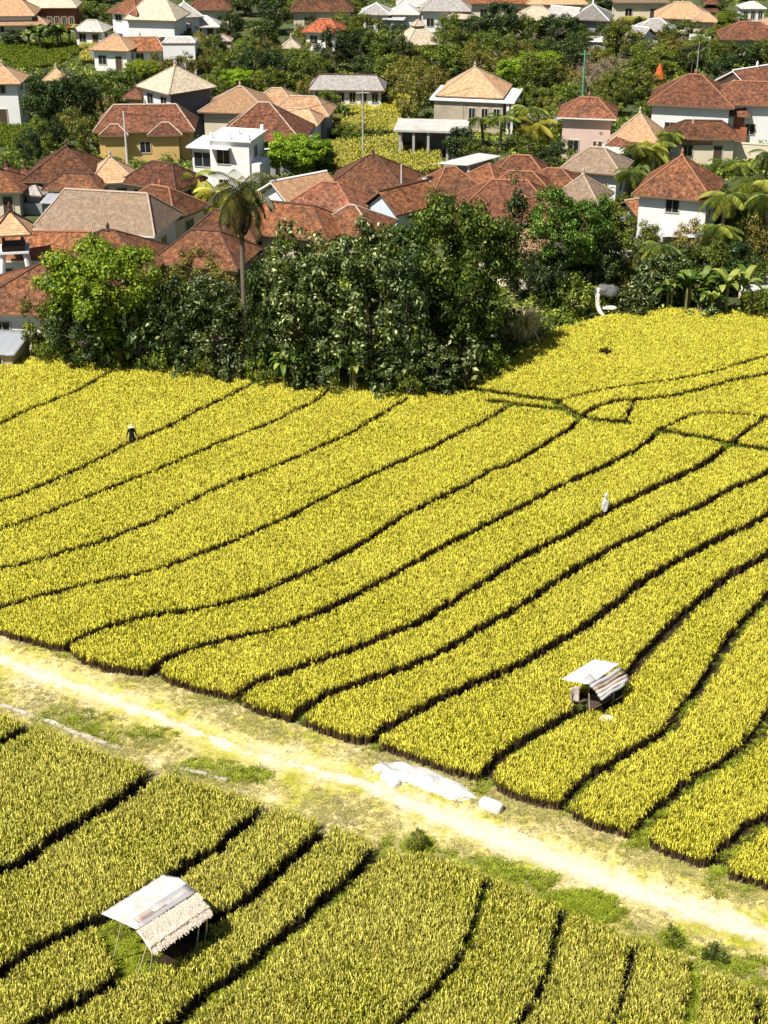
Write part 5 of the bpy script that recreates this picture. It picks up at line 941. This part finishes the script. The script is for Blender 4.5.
for px, py, w, k_, lab in ((155, 378, 34, 'bush', 'low bush at the rice edge below the dark tree, left of the tall palm'), (188, 381, 38, 'bigleafbush', 'low bush midway between yellow green tree and palm'), (210, 384, 36, 'bush', 'low bush left of the palm foot'), (232, 386, 34, 'bigleafbush', 'low bush at the foot of the tall palm'), (262, 390, 36, 'bush', 'low bush right of the palm foot'),
                           (290, 394, 44, 'banana', 'banana clump at the rice edge right of the palm'), (318, 396, 36, 'bigleafbush', 'low bush between two banana clumps'), (334, 400, 24, 'bush', 'little bush poking into the rice at a furrow end'), (350, 398, 46, 'banana', 'banana clump at the rice edge in the belt middle'), (385, 401, 40, 'bigleafbush', 'low bush left of the pale stake'), (408, 402, 36, 'bush', 'low bush touching the pale stake'), (120, 374, 40, 'bush', 'low dark bush below the bright yellow green tree'), (76, 371, 36, 'bush', 'low dark bush left in the belt shade'), (50, 368, 26, 'bush', 'small bush near the leftmost furrow')):
    B(px, py, w, w * (1.1 if k_ != 'banana' else 1.5), k_, lab)
for px, py, w, h, k_ in ((585, 262, 44, 44, 'palm'), (718, 266, 60, 88, 'palm'), (742, 258, 60, 96, 'palm'), (764, 268, 56, 92, 'palm'), (700, 232, 46, 66, 'palm'), (622, 224, 40, 66, 'palm'), (650, 292, 46, 60, 'palm'), (236, 214, 34, 34, 'ypalm'), (150, 196, 24, 26, 'palm'), (600, 240, 40, 36, 'dark'), (676, 292, 60, 54, 'dark'), (708, 296, 60, 56, 'mid'), (735, 296, 56, 60, 'dark'), (760, 300, 50, 44, 'mid'), (690, 262, 50, 44, 'olive'), (655, 288, 54, 44, 'olive'), (632, 286, 44, 40, 'dark'), (764, 240, 44, 70, 'dark'), (742, 236, 44, 56, 'mid'), (716, 226, 34, 40, 'dark'), (766, 318, 36, 34, 'mid'), (620, 300, 50, 52, 'olive'), (640, 312, 44, 40, 'bigleafbush'), (655, 308, 46, 60, 'large'), (672, 314, 44, 56, 'banana'), (692, 316, 50, 60, 'banana'), (712, 318, 46, 50, 'banana'), (732, 318, 56, 66, 'banana'), (752, 322, 34, 34, 'bush'), (700, 320, 36, 26, 'bigleafbush'), (628, 318, 40, 30, 'bigleafbush'), (610, 300, 40, 46, 'mid'), (618, 316, 34, 26, 'bush'), (665, 280, 60, 34, 'mid'), (640, 262, 50, 40, 'mid'), (700, 276, 50, 40, 'banana'), (722, 274, 52, 62, 'palm'), (745, 262, 60, 66, 'palm'), (765, 272, 50, 70, 'olive'), (610, 245, 60, 44, 'mid'), (628, 232, 44, 40, 'mid'), (604, 214, 34, 34, 'banana'), (638, 236, 40, 34, 'palm'), (670, 246, 44, 28, 'bush'), (720, 236, 50, 50, 'mid'), (754, 230, 50, 60, 'palm'), (740, 205, 44, 52, 'palm'), (762, 205, 44, 64, 'palm'), (722, 196, 44, 46, 'palm'), (700, 200, 26, 30, 'mid'), (650, 176, 44, 50, 'ypalm'), (668, 170, 40, 46, 'palm'), (632, 178, 36, 40, 'palm'), (640, 212, 24, 56, 'palm'), (606, 158, 28, 36, 'palm'), (618, 186, 34, 24, 'mid'), (576, 178, 38, 26, 'bush'), (556, 172, 36, 34, 'dark'), (562, 200, 34, 24, 'mid'), (548, 138, 34, 30, 'mid'), (540, 150, 46, 46, 'ypalm'), (520, 148, 46, 50, 'palm'), (500, 152, 44, 46, 'palm'), (483, 150, 40, 40, 'palm'), (460, 162, 40, 38, 'dark'), (476, 166, 30, 26, 'mid'), (530, 160, 34, 26, 'mid'), (436, 215, 36, 32, 'dark'), (412, 235, 50, 36, 'green')):
    B(px, py, w, h, k_)
for px, py, w, h, k_ in ((200, 300, 60, 56, 'olive'), (224, 300, 50, 44, 'olive'), (172, 296, 54, 44, 'olive'), (270, 290, 40, 36, 'mid'), (290, 284, 56, 50, 'mid'), (322, 282, 56, 48, 'olive'), (350, 280, 56, 46, 'mid'), (378, 282, 56, 46, 'mid'), (404, 276, 52, 48, 'green'), (470, 262, 56, 40, 'mid'), (498, 258, 36, 30, 'olive'), (148, 330, 60, 60, 'olive'), (196, 336, 60, 60, 'mid'), (530, 262, 40, 34, 'mid'), (150, 210, 26, 14, 'mid'), (250, 200, 30, 20, 'mid'), (18, 236, 24, 22, 'dark'), (60, 220, 30, 20, 'dark'),
                         (150, 120, 30, 24, 'olive'), (160, 112, 24, 20, 'mid'), (214, 100, 34, 24, 'mid'), (330, 112, 26, 22, 'mid'), (384, 104, 30, 20, 'bush'), (306, 104, 30, 24, 'olive'), (290, 78, 40, 30, 'mid'), (270, 70, 40, 30, 'olive'), (216, 60, 30, 24, 'mid'), (150, 62, 40, 18, 'mid'), (130, 66, 34, 18, 'olive'), (308, 44, 30, 22, 'olive'), (340, 36, 30, 22, 'mid'), (352, 48, 34, 24, 'mid'), (290, 20, 34, 20, 'mid'), (300, 10, 34, 16, 'olive'), (354, 14, 26, 14, 'mid'), (222, 18, 30, 16, 'mid'), (206, 32, 20, 12, 'mid'), (150, 34, 20, 14, 'mid'),
                         (190, 206, 52, 54, 'ypalm'), (212, 212, 44, 44, 'ypalm'), (170, 196, 30, 34, 'ypalm'), (166, 156, 24, 26, 'palm'), (296, 184, 62, 52, 'bright'), (318, 182, 40, 40, 'green'), (276, 200, 40, 26, 'mid'), (196, 262, 36, 24, 'olive'), (286, 250, 50, 34, 'mid'), (310, 250, 40, 30, 'mid'), (340, 252, 40, 28, 'mid'), (384, 250, 40, 30, 'olive'), (210, 128, 14, 28, 'palm'), (100, 194, 18, 16, 'mid'), (38, 196, 13, 32, 'cypress'), (8, 178, 30, 26, 'mid'), (32, 168, 30, 40, 'dark'), (14, 46, 30, 18, 'dark'), (30, 96, 26, 22, 'dark'), (48, 92, 20, 20, 'dark'), (42, 158, 30, 40, 'mid'), (56, 150, 28, 34, 'dark'), (88, 154, 32, 36, 'mid'), (74, 140, 34, 32, 'olive'), (108, 130, 26, 34, 'olive'), (44, 136, 44, 58, 'dark'), (64, 134, 46, 62, 'dark'), (86, 128, 42, 54, 'dark'), (104, 116, 42, 40, 'mid'), (122, 104, 44, 38, 'mid'), (144, 86, 34, 26, 'bright'), (156, 78, 32, 24, 'olive'), (184, 86, 44, 34, 'olive'), (36, 48, 28, 24, 'banana'), (48, 50, 34, 32, 'banana'), (62, 48, 34, 32, 'banana'), (98, 22, 36, 20, 'mid'), (80, 22, 24, 18, 'olive'), (112, 26, 20, 20, 'mid'), (119, 36, 22, 20, 'dark'), (131, 34, 16, 14, 'mid'), (166, 44, 24, 18, 'mid'), (188, 46, 22, 16, 'mid'),
                         (200, 52, 30, 20, 'olive'), (208, 74, 36, 28, 'olive'), (192, 72, 34, 26, 'olive'), (232, 40, 34, 28, 'dark'), (248, 62, 32, 26, 'mid'), (264, 48, 38, 30, 'dark'), (246, 16, 40, 26, 'dark'), (276, 34, 38, 44, 'dark'), (258, 88, 46, 44, 'dark'), (286, 90, 46, 38, 'dark'), (228, 80, 42, 32, 'mid'), (240, 92, 40, 24, 'bright'), (268, 96, 40, 28, 'mid'), (302, 94, 36, 38, 'mid'), (312, 32, 8, 18, 'cypress'), (351, 26, 8, 22, 'cypress'), (366, 42, 38, 28, 'mid'), (336, 72, 46, 44, 'dark'), (360, 64, 48, 36, 'dark'), (382, 66, 44, 36, 'mid'), (330, 48, 26, 20, 'mid'), (304, 60, 30, 22, 'olive'), (318, 78, 28, 24, 'mid'), (365, 80, 32, 24, 'dark'), (392, 88, 46, 34, 'mid'), (342, 122, 22, 22, 'banana'), (333, 132, 24, 18, 'mid'), (348, 142, 36, 20, 'mid'), (372, 140, 30, 14, 'bush'), (396, 66, 36, 32, 'dark'), (404, 98, 42, 40, 'olive')):
    B(px, py, w, h, k_)
for px, py, w, h, k_ in ((480, 60, 44, 30, 'mid'), (520, 76, 44, 32, 'olive'), (540, 84, 44, 32, 'bright'), (590, 74, 40, 26, 'olive'), (650, 66, 44, 26, 'mid'), (676, 64, 44, 26, 'olive'), (700, 60, 40, 24, 'mid'), (726, 58, 40, 24, 'olive'), (750, 56, 40, 22, 'mid'), (566, 112, 40, 30, 'mid'), (608, 100, 36, 28, 'mid'), (644, 98, 40, 28, 'olive'), (498, 86, 40, 30, 'olive'), (456, 74, 40, 28, 'mid'), (412, 84, 40, 28, 'olive'), (418, 66, 36, 24, 'mid'), (648, 40, 24, 16, 'mid'), (702, 46, 30, 18, 'olive'), (720, 40, 26, 14, 'mid'), (620, 36, 30, 18, 'olive'), (586, 52, 34, 22, 'mid'), (512, 28, 30, 16, 'mid'), (392, 48, 34, 26, 'dark'), (430, 56, 30, 20, 'mid'), (452, 62, 38, 34, 'mid'), (450, 40, 34, 26, 'mid'), (478, 44, 30, 30, 'dark'), (500, 46, 50, 46, 'dark'), (528, 46, 36, 30, 'mid'), (556, 46, 50, 34, 'dark'), (560, 74, 54, 36, 'dark'), (540, 66, 40, 30, 'mid'), (500, 72, 56, 38, 'mid'), (474, 76, 48, 34, 'olive'), (436, 82, 50, 36, 'mid'), (424, 106, 46, 40, 'olive'), (408, 122, 40, 44, 'olive'), (434, 98, 36, 30, 'olive'), (536, 100, 54, 44, 'mid'), (514, 92, 36, 34, 'bright'), (560, 96, 44, 32, 'olive'), (524, 120, 44, 36, 'mid'), (546, 122, 36, 30, 'olive'), (572, 44, 32, 28, 'dark'), (574, 64, 32, 30, 'dark'), (622, 58, 46, 34, 'mid'), (604, 50, 30, 26, 'dark'), (638, 28, 10, 12, 'dark'), (680, 50, 38, 30, 'mid'), (664, 52, 28, 22, 'olive'), (640, 52, 26, 18, 'mid'), (600, 88, 40, 30, 'dry'), (586, 94, 40, 34, 'dry'), (614, 84, 34, 30, 'dry'), (600, 72, 40, 24, 'mid'), (640, 84, 48, 32, 'mid'), (626, 102, 42, 34, 'mid'), (612, 116, 36, 30, 'mid'), (660, 76, 46, 30, 'mid'), (690, 72, 46, 28, 'dark'), (716, 68, 44, 28, 'mid'), (740, 66, 44, 26, 'dark'), (762, 66, 34, 26, 'mid'), (722, 84, 40, 34, 'dark'), (704, 82, 14, 40, 'palm'), (690, 86, 14, 40, 'palm'), (712, 52, 34, 24, 'mid'), (652, 118, 26, 20, 'mid'), (757, 136, 22, 44, 'palm'), (748, 122, 20, 34, 'palm'), (716, 12, 30, 18, 'mid'), (736, 26, 24, 14, 'mid'), (610, 8, 40, 20, 'dark'), (470, 6, 40, 18, 'dark'), (350, 4, 40, 18, 'mid'), (276, 4, 60, 22, 'dark'), (240, 2, 40, 20, 'mid'), (100, 2, 60, 18, 'mid'), (570, -2, 60, 16, 'mid'), (660, -4, 60, 18, 'dark'), (410, -4, 60, 16, 'mid'), (20, -4, 60, 14, 'dark'), (530, -2, 60, 16, 'dark'), (738, -2, 60, 18, 'mid')):
    B(px, py, w, h, k_)
# shrubs on the field edge of the track
for px, py, w, lab in ((672, 944, 22, 'single green weed bush on the track verge right of the last near furrows'), (714, 962, 26, 'rightmost green weed bush on the track verge'), (416, 850, 24, 'small green bush where the near rice meets the track')): B(px, py, w, w * .9, 'bush', lab)
# undergrowth between houses and trees
rng = np.random.default_rng(5); n = 6500; px = rng.uniform(-60, 830, n); yy = 1 / rng.uniform(1 / 640.0, 1 / 236.0, n) - 250; yy = rng.uniform(-14, 372, n); cen = np.array([list(at(a, b_)) for a, b_ in zip(px, yy)]); k = np.ones(n, bool)
UF = [at(a, b_) for a, b_ in FIELD_TOP] + [at(900, 900), at(-100, 900)]
k &= ~inpoly(cen[:, 0], cen[:, 1], UF)
for pd in PADDY: k &= ~inpoly(cen[:, 0], cen[:, 1], pd)
for o in list(bpy.data.objects):
    if o.get('category') in ('house', 'pavilion', 'shed'): k &= (cen[:, 0] - o.location.x) ** 2 + (cen[:, 1] - o.location.y) ** 2 > 14
cen = cen[k]; V = []; LV = []
for c in cen:
    m_ = 60; r_ = rng.uniform(.5, 1.3); q = rng.normal(size=(m_, 3)); q /= np.linalg.norm(q, axis=1, keepdims=True); q[:, 2] = abs(q[:, 2]); p = c + q * r_ * rng.uniform(.5, 1.1, (m_, 1)); nn = q + rng.normal(size=(m_, 3)) * .4 + [0, 0, .4]; nn /= np.linalg.norm(nn, axis=1, keepdims=True); v, _ = leaves_at(p, nn, .38, .2, rng); V.append(v); LV.append(np.repeat(np.clip(rng.random() * .5 + rng.random(m_) * .5, 0, 1), 4))
V = np.concatenate(V); tag(link('undergrowth', np_mesh('undergrowth', V, np.arange(len(V)).reshape(-1, 4), LM['mid'], {'lv': np.concatenate(LV)})), 'low mixed green undergrowth filling the gaps between village houses', 'undergrowth', None, 'stuff')
